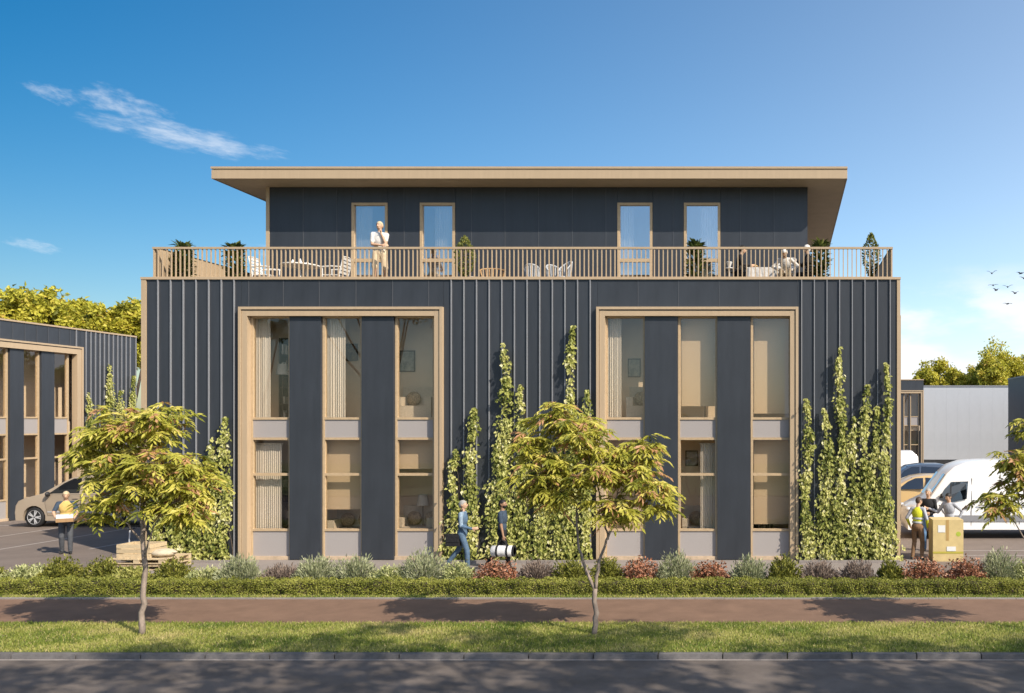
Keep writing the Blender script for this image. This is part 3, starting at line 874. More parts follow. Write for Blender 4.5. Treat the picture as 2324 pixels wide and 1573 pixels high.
def big_tree(base, crowns, trunk_r, seed, label, ma, leaf=.34, n_per=2600, group=None, dens=1.0, bark=BARKD, clump=.38, nclump=26):
    """crowns: (centre, radii) relative to the foot; leaves sit in many small clumps with gaps between"""
    rng = np.random.default_rng(seed)
    t = thing('broadleaf_tree', label, 'tree', base, 0, group)
    m = MB(); P_, A_, N_, R_ = [], [], [], []
    top = max(c[2] for c, r in crowns)
    m.path([(0, 0, -.1), (.05, 0, top * .25), (-.05, .05, top * .55), (.05, 0, top * .85)], [trunk_r, trunk_r * .8, trunk_r * .6, trunk_r * .3], 8)
    for c, r in crowns:
        c = np.array(c, float); r = np.array(r, float)
        m.path([(0, 0, c[2] * .45), tuple(c * (.6, .6, .75)), tuple(c)], [trunk_r * .5, trunk_r * .3, trunk_r * .12], 6)
        nc = nclump
        cd = unit(nc, rng) * (rng.random((nc, 1)) ** .33) * r + c
        for q in cd:
            if rng.random() < .5: m.path([tuple(c + (q - c) * .2), tuple((c + q) / 2 + (0, 0, .1)), tuple(q)], [trunk_r * .14, trunk_r * .09, trunk_r * .04], 4, cap=False)
            k = int(n_per / nc * dens * rng.uniform(.6, 1.4))
            s = clump * r.mean() * rng.uniform(.7, 1.25)
            d = unit(k, rng); p = q + d * (rng.random((k, 1)) ** .4) * s * np.array([1, 1, .75])
            P_.append(p); A_.append(unit(k, rng) + np.array([0, 0, -.25])); N_.append(d * .8 + unit(k, rng) * .7 + np.array([0, 0, .5]))
            R_.append(np.clip(rng.normal(.5, .12) + rng.normal(0, .2, k), 0, 1))
    m.build('trunk', bark, t, smooth=True)
    P_ = np.concatenate(P_); k = len(P_)
    stuff(leaves('crown', P_, np.concatenate(A_), np.concatenate(N_), leaf * rng.uniform(.6, 1.25, k), leaf * .62 * rng.uniform(.6, 1.2, k), ma, np.concatenate(R_), t))
    return t


def bgtree(px, py, D, rpx, seed, label, group, lobes=3):
    s = D / F; x = gx(px, D); zt = gz(py, D); r = rpx * s
    rng = np.random.default_rng(seed)
    cr = [((0, 0, zt - r * .9), (r * .8, r * .8, r * .85))]
    for k in range(lobes):
        a = 6.283 * k / lobes + rng.uniform(-.3, .3)
        cr.append(((math.cos(a) * r * .75, math.sin(a) * r * .75, zt - r * rng.uniform(1.1, 1.5)), (r * .6, r * .6, r * .62)))
    cr.append(((0, 0, zt - r * 2.0), (r * 1.0, r * 1.0, r * .8)))
    big_tree((x, D, 0), cr, .2, seed, label, BIRCH, leaf=.32, n_per=3200, group=group, clump=.36, nclump=30)


GL = 'broadleaf trees rising behind the left building'
bgtree(45, 626, 48, 82, 21, 'tallest yellow-green tree behind the left building, at the left edge', GL)
bgtree(140, 664, 50, 66, 22, 'yellow-green tree behind the left building, second from the left edge', GL)
bgtree(218, 692, 49, 50, 23, 'low rounded yellow-green tree over the middle of the left building roof', GL)
bgtree(300, 678, 50, 54, 24, 'yellow-green tree beside the corner of the main building', GL)
GR = 'broadleaf trees rising behind the grey warehouse'
bgtree(2120, 812, 92, 52, 25, 'lower yellow-green tree behind the grey warehouse, nearest the main building', GR)
bgtree(2255, 774, 90, 64, 26, 'tallest yellow-green tree behind the grey warehouse', GR)
bgtree(2190, 828, 95, 40, 27, 'small yellow-green tree in the dip between two taller ones behind the warehouse', GR)
bgtree(2340, 800, 93, 50, 28, 'yellow-green tree above the dark building at the right edge', GR)

# the trees on the near side of the road that throw the dappled shade across it
GS = 'tall trees on the near side of the road'
for i, (x, y, sp) in enumerate(((2.6, 1.5, 2.3), (6.2, 1.3, 2.3), (9.8, 1.7, 2.4), (13.6, 1.4, 2.3), (17.6, 1.6, 2.3), (-16, -7, 3.0), (-24, -6, 3.2), (-33, -8, 3.2))):
    rng = np.random.default_rng(60 + i)
    cr = []
    for k in range(6):
        a = k * 6.283 / 6 + rng.uniform(-.4, .4)
        cr.append(((math.cos(a) * sp * .95, 3.2 + math.sin(a) * 1.9, rng.uniform(9.2, 11.4)), (1.5, 1.25, .8)))
    cr.append(((0, 1.6, 12.4), (1.6, 1.6, 1.1)))
    big_tree((x, y, 0), cr, .2, 60 + i, 'tall spreading tree on the near side of the road, seen only by its shade', SHADE, leaf=.24, n_per=430, group=GS, clump=.42, nclump=13)

# ---- climbing plants
GV = 'climbing plants on the dark cladding'


def vine(x, y, ztop, w0, w1, label, seed, face=(0, -1), dens=1.0, zb=.05, thin=.0, leaf=.105):
    """strand of leaves hugging the wall; w0 half width at the foot, w1 near the tip; face = outward wall normal"""
    rng = np.random.default_rng(seed)
    t = thing('climbing_plant', label, 'climbing plant', (x, y, zb), 0, GV)
    hh = ztop - zb
    fx, fy = face; tx, ty = -fy, fx        # along-wall direction
    m = MB()
    for k in range(3):
        ph = rng.uniform(0, 6); pts = []
        for i in range(13):
            f = i / 12; o = math.sin(f * 6 + ph) * (w0 * .5 * (1 - f) + w1 * .35)
            pts.append((tx * o + fx * .03, ty * o + fy * .03, hh * f * (1 if k == 0 else .8)))
        m.path(pts, [.010 - .006 * i / 12 for i in range(13)], 4)
    m.build('stem', BARKD, t)
    n = int(dens * 200 * hh * (w0 + w1) / .30)
    f = rng.random(n) ** 1.12
    n = len(f)
    wv = (w1 + (w0 - w1) * (1 - f) ** 1.2) * (.80 + .34 * np.sin(f * 19 + seed) * np.sin(f * 7 + seed * 2)) * np.clip((1 - f) * 9, .25, 1) * (1 + .25 * np.sin(f * 5 + seed * 3))
    gap = (np.sin(f * 23 + seed * 1.3) + np.sin(f * 41 + seed)) * .5
    keep = ~((f > .55) & (gap < -.35) & (rng.random(n) < .75))
    o = np.clip(rng.normal(0, .55, n), -1.15, 1.15) * wv + .05 * np.sin(f * 9 + seed)
    outd = .02 + np.abs(rng.normal(0, .055, n)) * (1 + 1.2 * (1 - f))
    p = np.stack([tx * o + fx * outd, ty * o + fy * outd, f * hh], 1)
    k = rng.normal(0, .5, n)
    ax = np.stack([tx * k + fx * .35, ty * k + fy * .35, -np.abs(rng.normal(.75, .3, n))], 1)
    nr = np.stack([np.full(n, fx) + rng.normal(0, .55, n), np.full(n, fy) + rng.normal(0, .55, n), .45 + rng.normal(0, .4, n)], 1)
    r = np.clip(.45 + .2 * np.sin(f * 13 + seed) + rng.normal(0, .22, n), 0, 1)
    L_ = leaf * rng.uniform(.6, 1.3, n)
    o_ = leaves('foliage', p[keep], ax[keep], nr[keep], L_[keep], (L_ * rng.uniform(.5, .8, n))[keep], IVY, r[keep], t)
    stuff(o_)


yv = Y0 - .10
VN = [  # px, top py, half width foot/tip in px, label
    (362, 1030, 26, 14, 'climbing plant nearest the left corner of the main building, behind the street tree'),
    (408, 1050, 30, 15, 'climbing plant behind the street tree crown, second from the left corner of the main building'),
    (452, 1035, 28, 14, 'climbing plant left of the short slim one beside the left bay'),
    (487, 990, 20, 8, 'short slim climbing plant just left of the taller one beside the left bay'),
    (517, 945, 22, 9, 'taller climbing plant right against the left side of the left bay'),
    (1034, 1018, 26, 13, 'short climbing plant against the right side of the left bay, behind the denim-clad man'),
    (1074, 924, 24, 10, 'slim climbing plant beside the man in denim, second from the left bay'),
    (1128, 1000, 26, 20, 'bushy climbing plant behind the man with the duffel bag'),
    (1148, 778, 27, 13, 'tall climbing plant with a curved tip rising above the man with the duffel bag'),
    (1187, 872, 26, 11, 'climbing plant right beside the curved tall one, left of the street tree'),
    (1232, 990, 32, 18, 'climbing plant behind the crown of the middle street tree'),
    (1299, 738, 26, 10, 'tallest climbing plant, its tip near the left side of the right bay'),
    (1330, 884, 20, 12, 'climbing plant tight against the left side of the right bay'),
    (1270, 1000, 30, 18, 'climbing plant low behind the fork of the middle street tree'),
    (1831, 903, 22, 11, 'climbing plant right against the right side of the right bay'),
    (1876, 925, 27, 12, 'climbing plant second from the right bay, left of the tall thin-tipped one'),
    (1908, 786, 25, 9, 'tallest climbing plant on the right part of the wall, with a thin tip'),
    (1938, 945, 22, 10, 'short climbing plant in the middle of the right wall part'),
    (1964, 872, 23, 11, 'climbing plant with a sparse tip, third from the right corner'),
    (1986, 920, 20, 10, 'shorter climbing plant squeezed between two taller ones near the right corner'),
    (2011, 822, 22, 10, 'tall climbing plant nearest the right corner of the main building')]
for i, (px, py, a, b, lab) in enumerate(VN):
    k = yv / F
    vine(gx(px, yv), yv, gz(py, yv), a * k, b * k, lab, 100 + i)
for i, (px, py, a, b, lab) in enumerate(((194, 890, 11, 5, 'climbing plant on the left building, right beside its timber bay'), (242, 826, 13, 5, 'tallest climbing plant on the left building'),
                                   (265, 885, 11, 5, 'short climbing plant on the left building, between the tallest and the corner one'), (293, 852, 12, 5, 'climbing plant at the far corner of the left building'))):
    y = UL(px); s = y / F
    vine(XL + .08, y, gz(py, y), a * s * 1.6, b * s * 1.6, lab, 140 + i, face=(1, 0))

# ---- shrubs in the planting bed
KIND = {
    'pale': leaf_mat('pale_green_shrub', [(0, (0.172, 0.196, 0.069)), (.5, (0.437, 0.460, 0.196)), (1, (0.667, 0.644, 0.356))], .25),
    'olive': leaf_mat('olive_shrub', [(0, (0.057, 0.069, 0.014)), (.5, (0.196, 0.201, 0.032)), (1, (0.391, 0.368, 0.081))], .25),
    'grey': leaf_mat('grey_green_shrub', [(0, (0.123, 0.146, 0.073)), (.5, (0.336, 0.358, 0.196)), (1, (0.560, 0.560, 0.358))], .22),
    'purple': leaf_mat('purple_brown_shrub', [(0, (.08, .06, .05)), (.5, (.25, .19, .155)), (1, (.42, .33, .26))], .2),
    'red': leaf_mat('red_brown_shrub', [(0, (.045, .06, .025)), (.25, (.22, .095, .05)), (.65, (.44, .19, .105)), (1, (.62, .40, .27))], .25),
    'yellow': leaf_mat('yellow_green_shrub', [(0, (0.134, 0.146, 0.034)), (.5, (0.370, 0.370, 0.090)), (1, (0.582, 0.549, 0.202))], .25)}
WORDS = {'pale': 'pale green', 'olive': 'dark olive green', 'grey': 'grey-green', 'purple': 'purple-brown', 'red': 'red-brown', 'yellow': 'yellow-green'}
SH = [  # px, half width, top py, kind, where it stands
    (-25, 40, 1284, 'olive', 'cut by the left edge of the view'),
    (52, 50, 1284, 'pale', 'at the left end of the row, in front of the car park'),
    (142, 42, 1264, 'olive', 'below the man carrying a box'),
    (228, 38, 1268, 'olive', 'just left of the wooden pallet'),
    (300, 42, 1286, 'yellow', 'in front of the pallet, behind the tree trunk'),
    (386, 38, 1272, 'olive', 'right of the tree trunk on the left'),
    (464, 44, 1290, 'pale', 'below the climbing plants at the left corner'),
    (550, 46, 1260, 'grey', 'below the left jamb of the left bay'),
    (634, 44, 1285, 'purple', 'low below the left bay'),
    (720, 46, 1262, 'grey', 'right of the purple-brown one below the left bay'),
    (806, 46, 1264, 'grey', 'below the second dark panel of the left bay'),
    (884, 40, 1284, 'pale', 'between two grey-green ones below the right half of the left bay'),
    (960, 52, 1249, 'grey', 'tallest of its colour, below the right jamb of the left bay'),
    (1040, 40, 1276, 'pale', 'at the feet of the man in denim'),
    (1130, 52, 1268, 'red', 'at the feet of the man with the duffel bag'),
    (1215, 42, 1274, 'purple', 'left of the middle tree trunk, beside the red-brown one'),
    (1294, 40, 1270, 'olive', 'left of the fork of the middle tree'),
    (1376, 32, 1266, 'olive', 'right behind the middle tree trunk'),
    (1450, 52, 1268, 'red', 'right of the middle tree trunk'),
    (1534, 46, 1254, 'grey', 'between two red-brown ones below the right bay'),
    (1612, 48, 1275, 'red', 'below the middle of the right bay'),
    (1700, 42, 1264, 'grey', 'below the right windows of the right bay'),
    (1780, 38, 1260, 'olive', 'below the right jamb of the right bay'),
    (1860, 42, 1276, 'purple', 'left one of two side by side right of the right bay'),
    (1945, 42, 1274, 'purple', 'right one of two side by side right of the right bay'),
    (2020, 30, 1272, 'olive', 'small one at the right corner of the main building'),
    (2096, 54, 1266, 'red', 'at the feet of the man in the yellow vest'),
    (2194, 50, 1264, 'red', 'in front of the cardboard box'),
    (2268, 44, 1248, 'grey', 'pointed, below the white van'),
    (2338, 40, 1272, 'pale', 'cut by the right edge of the view')]
DS = 19.35


def shrub(px, hw, py, kind, where, seed):
    rng = np.random.default_rng(seed)
    x = gx(px, DS); w = hw * DS / F * 1.05; top = gz(py, DS) - .02
    t = thing('shrub', f'{WORDS[kind]} shrub {where}', 'shrub', (x, DS + rng.uniform(-.12, .12), 0), 0, 'shrubs in the planting bed')
    m = MB()
    for k in range(9):
        a = rng.uniform(0, 6.28); r = rng.uniform(.3, .85)
        m.path([(0, 0, -.02), (math.cos(a) * w * r * .4, math.sin(a) * w * r * .4, top * .4), (math.cos(a) * w * r, math.sin(a) * w * r, top * rng.uniform(.55, .9))], [.012, .008, .003], 4)
    m.build('stem', BARKD, t)
    n = {'red': 2300, 'purple': 3400, 'grey': 3600}.get(kind, 3000)
    d = unit(n, rng); d[:, 2] = np.abs(d[:, 2]) * 1.0 - .12 * rng.random(n)
    ang = np.arctan2(d[:, 1], d[:, 0])
    lump = 1 + .16 * np.sin(ang * 5 + seed) * (1 - np.abs(d[:, 2])) + .13 * np.sin(ang * 3 + d[:, 2] * 7 + seed * 2) + .10 * np.sin(ang * 9 + d[:, 2] * 13)
    rr = (rng.random(n) ** .30)[:, None] * lump[:, None]
    p = d * rr * np.array([w, w * .85, top * .92]) + np.array([0, 0, top * .06]); p[:, 2] = np.maximum(p[:, 2], .01)
    if kind in ('grey', 'purple'):
        ax = d * .9 + unit(n, rng) * .45 + np.array([0, 0, .55]); L_ = rng.uniform(.05, .12, n); W_ = L_ * rng.uniform(.16, .30, n)
    elif kind == 'red':
        ax = d * .5 + unit(n, rng) * .8; L_ = rng.uniform(.055, .085, n); W_ = L_ * rng.uniform(.5, .75, n)
    else:
        ax = d * .7 + unit(n, rng) * .65 + np.array([0, 0, .3]); L_ = rng.uniform(.05, .10, n); W_ = L_ * rng.uniform(.32, .5, n)
    r = np.clip(.48 + .16 * np.sin(ang * 6 + d[:, 2] * 9 + seed) + rng.normal(0, .22, n), 0, 1)
    stuff(leaves('foliage', p, ax, d + unit(n, rng) * .8, L_, W_, KIND[kind], r, t))


for i, s in enumerate(SH): shrub(*s, 200 + i)

# ---- clipped hedge
hx0, hx1, hy0, hy1, hh = -18.6, 12.4, 18.50, 19.02, .285
hedge = thing('hedge', 'low clipped green hedge running the whole length of the planting bed', 'hedge', ((hx0 + hx1) / 2, hy0, 0))
MB().box(hx0 + .05, hx1 - .05, hy0 + .06, hy1 - .06, .0, hh - .05).build('branch_core', SOIL, hedge, org=(0, 0, 0)).location = (-(hx0 + hx1) / 2, -hy0, 0)
HEDGEM = leaf_mat('hedge_leaf', [(0, (0.072, 0.091, 0.016)), (.5, (0.234, 0.247, 0.036)), (1, (0.468, 0.455, 0.111))], .25)
n = 80000
x = RNG.uniform(hx0, hx1, n); a = RNG.random(n)
front = a < .55
y = np.where(front, hy0 + np.abs(RNG.normal(0, .03, n)), RNG.uniform(hy0, hy1, n)); z = np.where(front, RNG.uniform(0, hh, n), hh - np.abs(RNG.normal(0, .022, n)))
bmp = .028 * snoise(x, x, 2.1) + .018 * np.sin(x * 9 + z * 11) + .014 * np.sin(x * 23 + y * 17) + .02 * snoise(x, z * 3, 2.3)
y = y - np.where(front, bmp, 0); z = np.maximum(z + np.where(front, 0, bmp), 0)
fd = np.where(front[:, None], np.array([0, -1., .35]), np.array([0, -.2, 1.]))
stuff(leaves('foliage', np.stack([x - (hx0 + hx1) / 2, y - hy0, z], 1), fd * .55 + unit(n) * .9, fd + unit(n) * .8, RNG.uniform(.026, .05, n), RNG.uniform(.014, .026, n), HEDGEM,
             np.clip(.5 + .25 * snoise(x, z * 4, 1.9) + RNG.normal(0, .2, n), 0, 1), hedge))
# ------------------------------------------------------------------ vehicles
TAN = mat('tan_car_paint', (.36, .29, .215), .35, .04, 1, spec=.5, coat=.6)
WHITEP = mat('white_van_paint', (.74, .73, .71), .38, .03, 1, spec=.5, coat=.5)
GOLD = mat('gold_car_paint', (.50, .35, .16), .35, .04, 1, coat=.6)
BLUEP = mat('dark_blue_car_paint', (.05, .07, .11), .3, .04, 1, coat=.6)
SILVER = mat('alloy_metal', (.55, .55, .56), .4, .05, 4, metal=.15)
BLACKP = mat('black_plastic', (.025, .025, .027), .5, .1, 6)
LAMP = mat('headlight_lens', (.6, .62, .64), .15, .03, 4, spec=.8)
REDL = mat('tail_lamp_lens', (.4, .02, .015), .2, .05, 4)


def arch(cx_, r, z0, n=9):
    """points of a wheel arch cut into the sill, from rear to front"""
    a0 = math.asin(min(.95, max(0, (z0 - .33)) / r)) if z0 > .33 else -math.asin(min(.95, (.33 - z0) / r))
    return [(cx_ + r * math.cos(a0 + (math.pi - 2 * a0) * i / n), .33 + r * math.sin(a0 + (math.pi - 2 * a0) * i / n)) for i in range(n + 1)]


class Car:
    def __init__(s, root, L, top, wheels, rw, hw, belt, roofz, z0, tuck=.18):
        s.r, s.hw, s.belt, s.roofz, s.tuck, s.L, s.rw, s.wheels, s.z0 = root, hw, belt, roofz, tuck, L, rw, wheels, z0
        s.prof = list(top)
        s.prof += [(L - .03, z0)]
        for w in sorted(wheels, reverse=True): s.prof += arch(w, rw + .06, z0)
        s.prof += [(.06, z0)]

    def sy(s, z):
        if z <= s.belt: return s.hw * (1 - .05 * max(0, (.6 - z)) / .6 * 1.0) - .0
        f = min(1, (z - s.belt) / (s.roofz - s.belt))
        return s.hw - s.tuck * (f ** 1.2)

    def body(s, ma):
        pr = s.prof; n = len(pr); cxm = s.L / 2; czm = .8
        m = MB(); rings = []
        for t, ins in ((-1, .06), (-.97, .018), (-.86, 0), (0, -.0), (.86, 0), (.97, .018), (1, .06)):
            ring = []
            for (x, z) in pr:
                k = 1 if z > s.z0 + .02 and not (z < .85 and s.z0 < z and any(abs(x - w) < s.rw + .08 for w in s.wheels)) else 0
                dx_, dz_ = cxm - x, czm - z; l = math.hypot(dx_ * .35, dz_) + 1e-6
                bul = .04 * (abs(t) < .5)
                xx = x + ins * k * dx_ * .35 / l; zz = z + ins * k * dz_ / l
                if abs(t) < .5 and x < cxm: xx -= bul * k
                ring.append((xx, t * s.sy(z), zz))
            rings.append(ring)
        vs = [v for r in rings for v in r]; fs = []
        for i in range(len(rings) - 1):
            for k in range(n):
                a, b = i * n + k, i * n + (k + 1) % n
                fs.append((a, a + n, b + n, b))
        fs.append(tuple(range(n))); fs.append(tuple(reversed(range((len(rings) - 1) * n, len(rings) * n))))
        m.add(vs, fs)
        o = m.build('body', ma, s.r, smooth=True)
        o.data.set_sharp_from_angle(angle=R(32))
        # dark inner floor so the arches read as hollows
        MB().box(.25, s.L - .25, -s.hw + .28, s.hw - .28, s.z0 - .03, .62).build('underbody', BLACKP, s.r)
        return o

    def side(s, name, poly, ma, proud=.004, parent=None, sides=(-1, 1)):
        for sd in sides:
            n = len(poly)
            vs = [(x, sd * (s.sy(z) + proud), z) for x, z in poly] + [(x, sd * (s.sy(z) - .012), z) for x, z in poly]
            fs = [tuple(range(n)), tuple(reversed(range(n, 2 * n)))] + [(i, (i + 1) % n, (i + 1) % n + n, i + n) for i in range(n)]
            o = MB().add(vs, fs).build(name, ma, parent or s.r)
        return o

    def door(s, poly, ma, proud=.007):
        s.side('door_gap', inset(poly, -.022), BLACKP, .0045)
        return s.side('door', poly, ma, proud)

    def screen(s, name, a, b, ma, f=.86):
        """pane between two profile points, across the car"""
        (x0, z0), (x1, z1) = a, b
        nx, nz = -(z1 - z0), (x1 - x0); l = math.hypot(nx, nz); nx, nz = nx / l * .004, nz / l * .004
        vs = []
        for o_ in (1, -3):
            vs += [(x0 + nx * o_ - .028, -s.sy(z0) * f * .95, z0 + nz * o_), (x0 + nx * o_ - .028, s.sy(z0) * f * .95, z0 + nz * o_), (x1 + nx * o_ - .02, s.sy(z1) * f, z1 + nz * o_), (x1 + nx * o_ - .02, -s.sy(z1) * f, z1 + nz * o_)]
        return MB().add(vs, [(0, 1, 2, 3), (7, 6, 5, 4), (0, 4, 5, 1), (1, 5, 6, 2), (2, 6, 7, 3), (3, 7, 4, 0)]).build(name, ma, s.r)

    def wheel(s, spokes=5):
        r = s.rw
        tp = [(r * .66, -.10), (r * .90, -.105), (r * .985, -.085), (r, -.04), (r, .04), (r * .985, .085), (r * .90, .105), (r * .66, .10)]
        tm = MB().lathe(tp, n=24); tm.v = [(x, z, y) for x, y, z in tm.v]
        tm = tm.mesh('wheel', BLACKM, True)
        rm = MB(); rm.lathe([(r * .62, -.085), (r * .70, -.106), (r * .73, -.09), (r * .66, -.05), (r * .60, -.05)], n=24)
        rm.lathe([(.0, -.075), (.055, -.085), (.06, -.05), (.0, -.045)], n=10)
        for k in range(spokes):
            a = 6.283 * k / spokes
            for da in (-.16, .16):
                c, s_ = math.cos(a), math.sin(a); c2, s2 = math.cos(a + da), math.sin(a + da)
                rm.path([(.03 * c, .03 * s_, -.08), (r * .66 * c2, r * .66 * s2, -.09)], [.030, .024], 4)
        rm.cur = 1
        rm.lathe([(.0, -.035), (r * .64, -.035), (r * .64, -.02), (0, -.02)], n=16)
        rm.v = [(x, z, y) for x, y, z in rm.v]
        rm = rm.mesh('rim', [SILVER, BLACKP])
        for w in s.wheels:
            for sd in (-1, 1):
                o = put('wheel', tm, s.r, (w, sd * (s.hw - .115), r), 0 if sd < 0 else math.pi)
                put('rim', rm, o)

    def bits(s, hl, handle_pts, mirror, ma):
        for sd in (-1, 1):
            (x, z) = hl
            MB().ball((x, sd * s.hw * .76, z), (.10, .17, .075), 10, 6).build('headlight', LAMP, s.r, True)
            mm = MB().ball((mirror[0], sd * (s.sy(mirror[1]) + .10), mirror[1]), (.06, .10, .085), 10, 6)
            mm.path([(mirror[0], sd * s.sy(mirror[1] - .05) * .97, mirror[1] - .06), (mirror[0], sd * (s.sy(mirror[1]) + .08), mirror[1] - .03)], .02, 5)
            mm.build('mirror', BLACKP, s.r, True)


def inset(poly, d):
    cx_ = sum(p[0] for p in poly) / len(poly); cz_ = sum(p[1] for p in poly) / len(poly)
    return [(x + (cx_ - x) * d, z + (cz_ - z) * d) for x, z in poly]


# tan people carrier on the left
car = thing('parked_car', 'tan people carrier parked side-on in front of the left building', 'car', (gx(34, 30.5), 31.35, 0))
C_ = Car(car, 4.65, [(.0, .48), (.04, .72), (.14, .88), (.42, 1.00), (.98, 1.14), (1.55, 1.48), (1.92, 1.66), (2.35, 1.735), (3.1, 1.755), (3.9, 1.72), (4.28, 1.62), (4.48, 1.18), (4.62, .98), (4.65, .55)],
         (.72, 3.56), .335, .92, 1.06, 1.755, .22)
car.scale = (1, 1, 1.045)
C_.body(TAN)
C_.screen('windscreen', (1.04, 1.18), (1.88, 1.645), CARGL)
C_.screen('rear_window', (4.31, 1.56), (4.47, 1.22), CARGL)
C_.side('side_window', [(1.22, 1.12), (1.42, 1.14), (2.30, 1.15), (2.30, 1.64), (2.02, 1.63), (1.72, 1.48)], CARGL)
C_.side('side_window', [(2.42, 1.15), (3.28, 1.17), (3.28, 1.65), (2.42, 1.66)], CARGL)
C_.side('side_window', [(3.38, 1.17), (4.12, 1.20), (4.10, 1.50), (3.94, 1.62), (3.38, 1.65)], CARGL)
C_.door([(1.20, .40), (2.34, .36), (2.34, 1.10), (1.18, 1.09), (1.12, .80)], TAN)
C_.door([(2.39, .36), (3.12, .36), (3.24, .72), (3.30, 1.12), (2.39, 1.10)], TAN)
C_.side('door_trim', [(1.20, .50), (3.05, .50), (3.05, .535), (1.20, .535)], SILVER, .016)
C_.side('door_handle', [(2.10, .96), (2.28, .965), (2.28, .99), (2.10, .985)], TAN, .03)
C_.side('door_handle', [(2.44, .97), (2.62, .975), (2.62, 1.0), (2.44, .995)], TAN, .03)
C_.bits((.20, .80), None, (1.28, 1.12), TAN)
C_.wheel(5)
MB().box(-.045, .02, -.45, .45, .34, .52).build('grille', BLACKP, car)

# white panel van on the right
van = thing('delivery_van', 'white high-roofed panel van parked behind the cardboard box', 'van', (gx(2056, 27.4), 28.3, 0))
V_ = Car(van, 6.1, [(.0, .50), (.02, .82), (.12, 1.02), (.35, 1.16), (.72, 1.34), (1.02, 1.80), (1.30, 2.20), (1.55, 2.42), (1.95, 2.56), (2.6, 2.60), (4.5, 2.60), (5.9, 2.56), (6.06, 2.40), (6.10, 1.2), (6.10, .55)],
         (.98, 4.72), .35, 1.0, 1.30, 2.60, .32, .16)
van.scale = (1, 1, .95)
V_.body(WHITEP)
V_.screen('windscreen', (.78, 1.42), (1.27, 2.15), CARGL)
V_.side('side_window', [(1.00, 1.33), (1.32, 1.20), (1.90, 1.34), (1.96, 1.92), (1.42, 1.90), (1.22, 1.68)], CARGL)
V_.side('window_post', [(1.36, 1.25), (1.40, 1.25), (1.44, 1.88), (1.40, 1.88)], BLACKP, .010)
V_.side('door_gap', [(2.03, .46), (2.045, .46), (2.085, 2.02), (2.07, 2.02)], BLACKP, .004); V_.side('door_gap', [(1.03, 1.14), (1.37, .53), (1.385, .54), (1.05, 1.15)], BLACKP, .004); V_.side('door_gap', [(3.55, .50), (3.565, .50), (3.565, 2.25), (3.55, 2.25)], BLACKP, .004); V_.side('door_handle', [(1.80, 1.02), (1.97, 1.03), (1.97, 1.07), (1.80, 1.06)], BLACKP, .02)
V_.side('door_rail', [(2.25, 1.12), (5.7, 1.12), (5.7, 1.15), (2.25, 1.15)], BLACKP, .012)
V_.side('side_moulding', [(1.48, .60), (4.22, .60), (4.22, .80), (1.48, .80)], SEAM, .014)
V_.bits((.10, .98), None, (1.10, 1.45), WHITEP)
V_.wheel(6)

# two cars further back on the right
g = thing('parked_car', 'gold coloured car between the building corner and the white van', 'car', (gx(1962, 34), 34.8, 0))
G_ = Car(g, 4.4, [(.0, .48), (.04, .70), (.16, .84), (.5, .94), (1.05, 1.05), (1.6, 1.38), (1.95, 1.53), (2.4, 1.60), (3.1, 1.60), (3.7, 1.50), (4.2, 1.18), (4.38, .95), (4.4, .5)], (.80, 3.5), .325, .90, 1.0, 1.60, .2)
G_.body(GOLD); G_.screen('windscreen', (1.1, 1.09), (1.9, 1.50), CARGL)
G_.side('side_window', [(1.3, 1.06), (2.3, 1.07), (2.3, 1.50), (2.0, 1.49), (1.7, 1.36)], CARGL); G_.side('side_window', [(2.4, 1.07), (3.5, 1.10), (3.3, 1.45), (2.4, 1.51)], CARGL)
G_.bits((.2, .76), None, (1.35, 1.06), GOLD); G_.wheel(5)
b_ = thing('parked_car', 'dark blue car behind the gold car, half hidden by the corner of the main building', 'car', (gx(1975, 40), 41, 0))
D_ = Car(b_, 4.5, [(.0, .48), (.04, .72), (.16, .88), (.5, .98), (1.0, 1.10), (1.5, 1.48), (1.85, 1.66), (2.4, 1.74), (3.3, 1.74), (3.9, 1.62), (4.35, 1.18), (4.48, .95), (4.5, .5)], (.80, 3.6), .33, .92, 1.05, 1.74, .2)
D_.body(BLUEP); D_.screen('windscreen', (1.06, 1.15), (1.8, 1.63), CARGL)
D_.side('side_window', [(1.3, 1.11), (2.3, 1.12), (2.3, 1.62), (1.95, 1.61), (1.6, 1.44)], CARGL); D_.side('side_window', [(2.4, 1.12), (3.7, 1.15), (3.5, 1.58), (2.4, 1.63)], CARGL)
D_.bits((.2, .8), None, (1.35, 1.12), BLUEP); D_.wheel(5)
w_ = thing('parked_van', 'white van far back, only its roof showing past the corner of the main building', 'van', (gx(1905, 52), 53, 0))
W_ = Car(w_, 4.8, [(.0, .5), (.03, .8), (.2, 1.0), (.6, 1.12), (1.0, 1.5), (1.35, 1.85), (1.8, 1.95), (4.4, 1.95), (4.75, 1.6), (4.8, .6)], (.85, 3.8), .33, .95, 1.1, 1.95, .24)
W_.body(WHITEP); W_.screen('windscreen', (.66, 1.18), (1.3, 1.79), CARGL); W_.side('side_window', [(1.1, 1.2), (2.0, 1.2), (2.0, 1.72), (1.45, 1.72)], CARGL); W_.wheel(5)

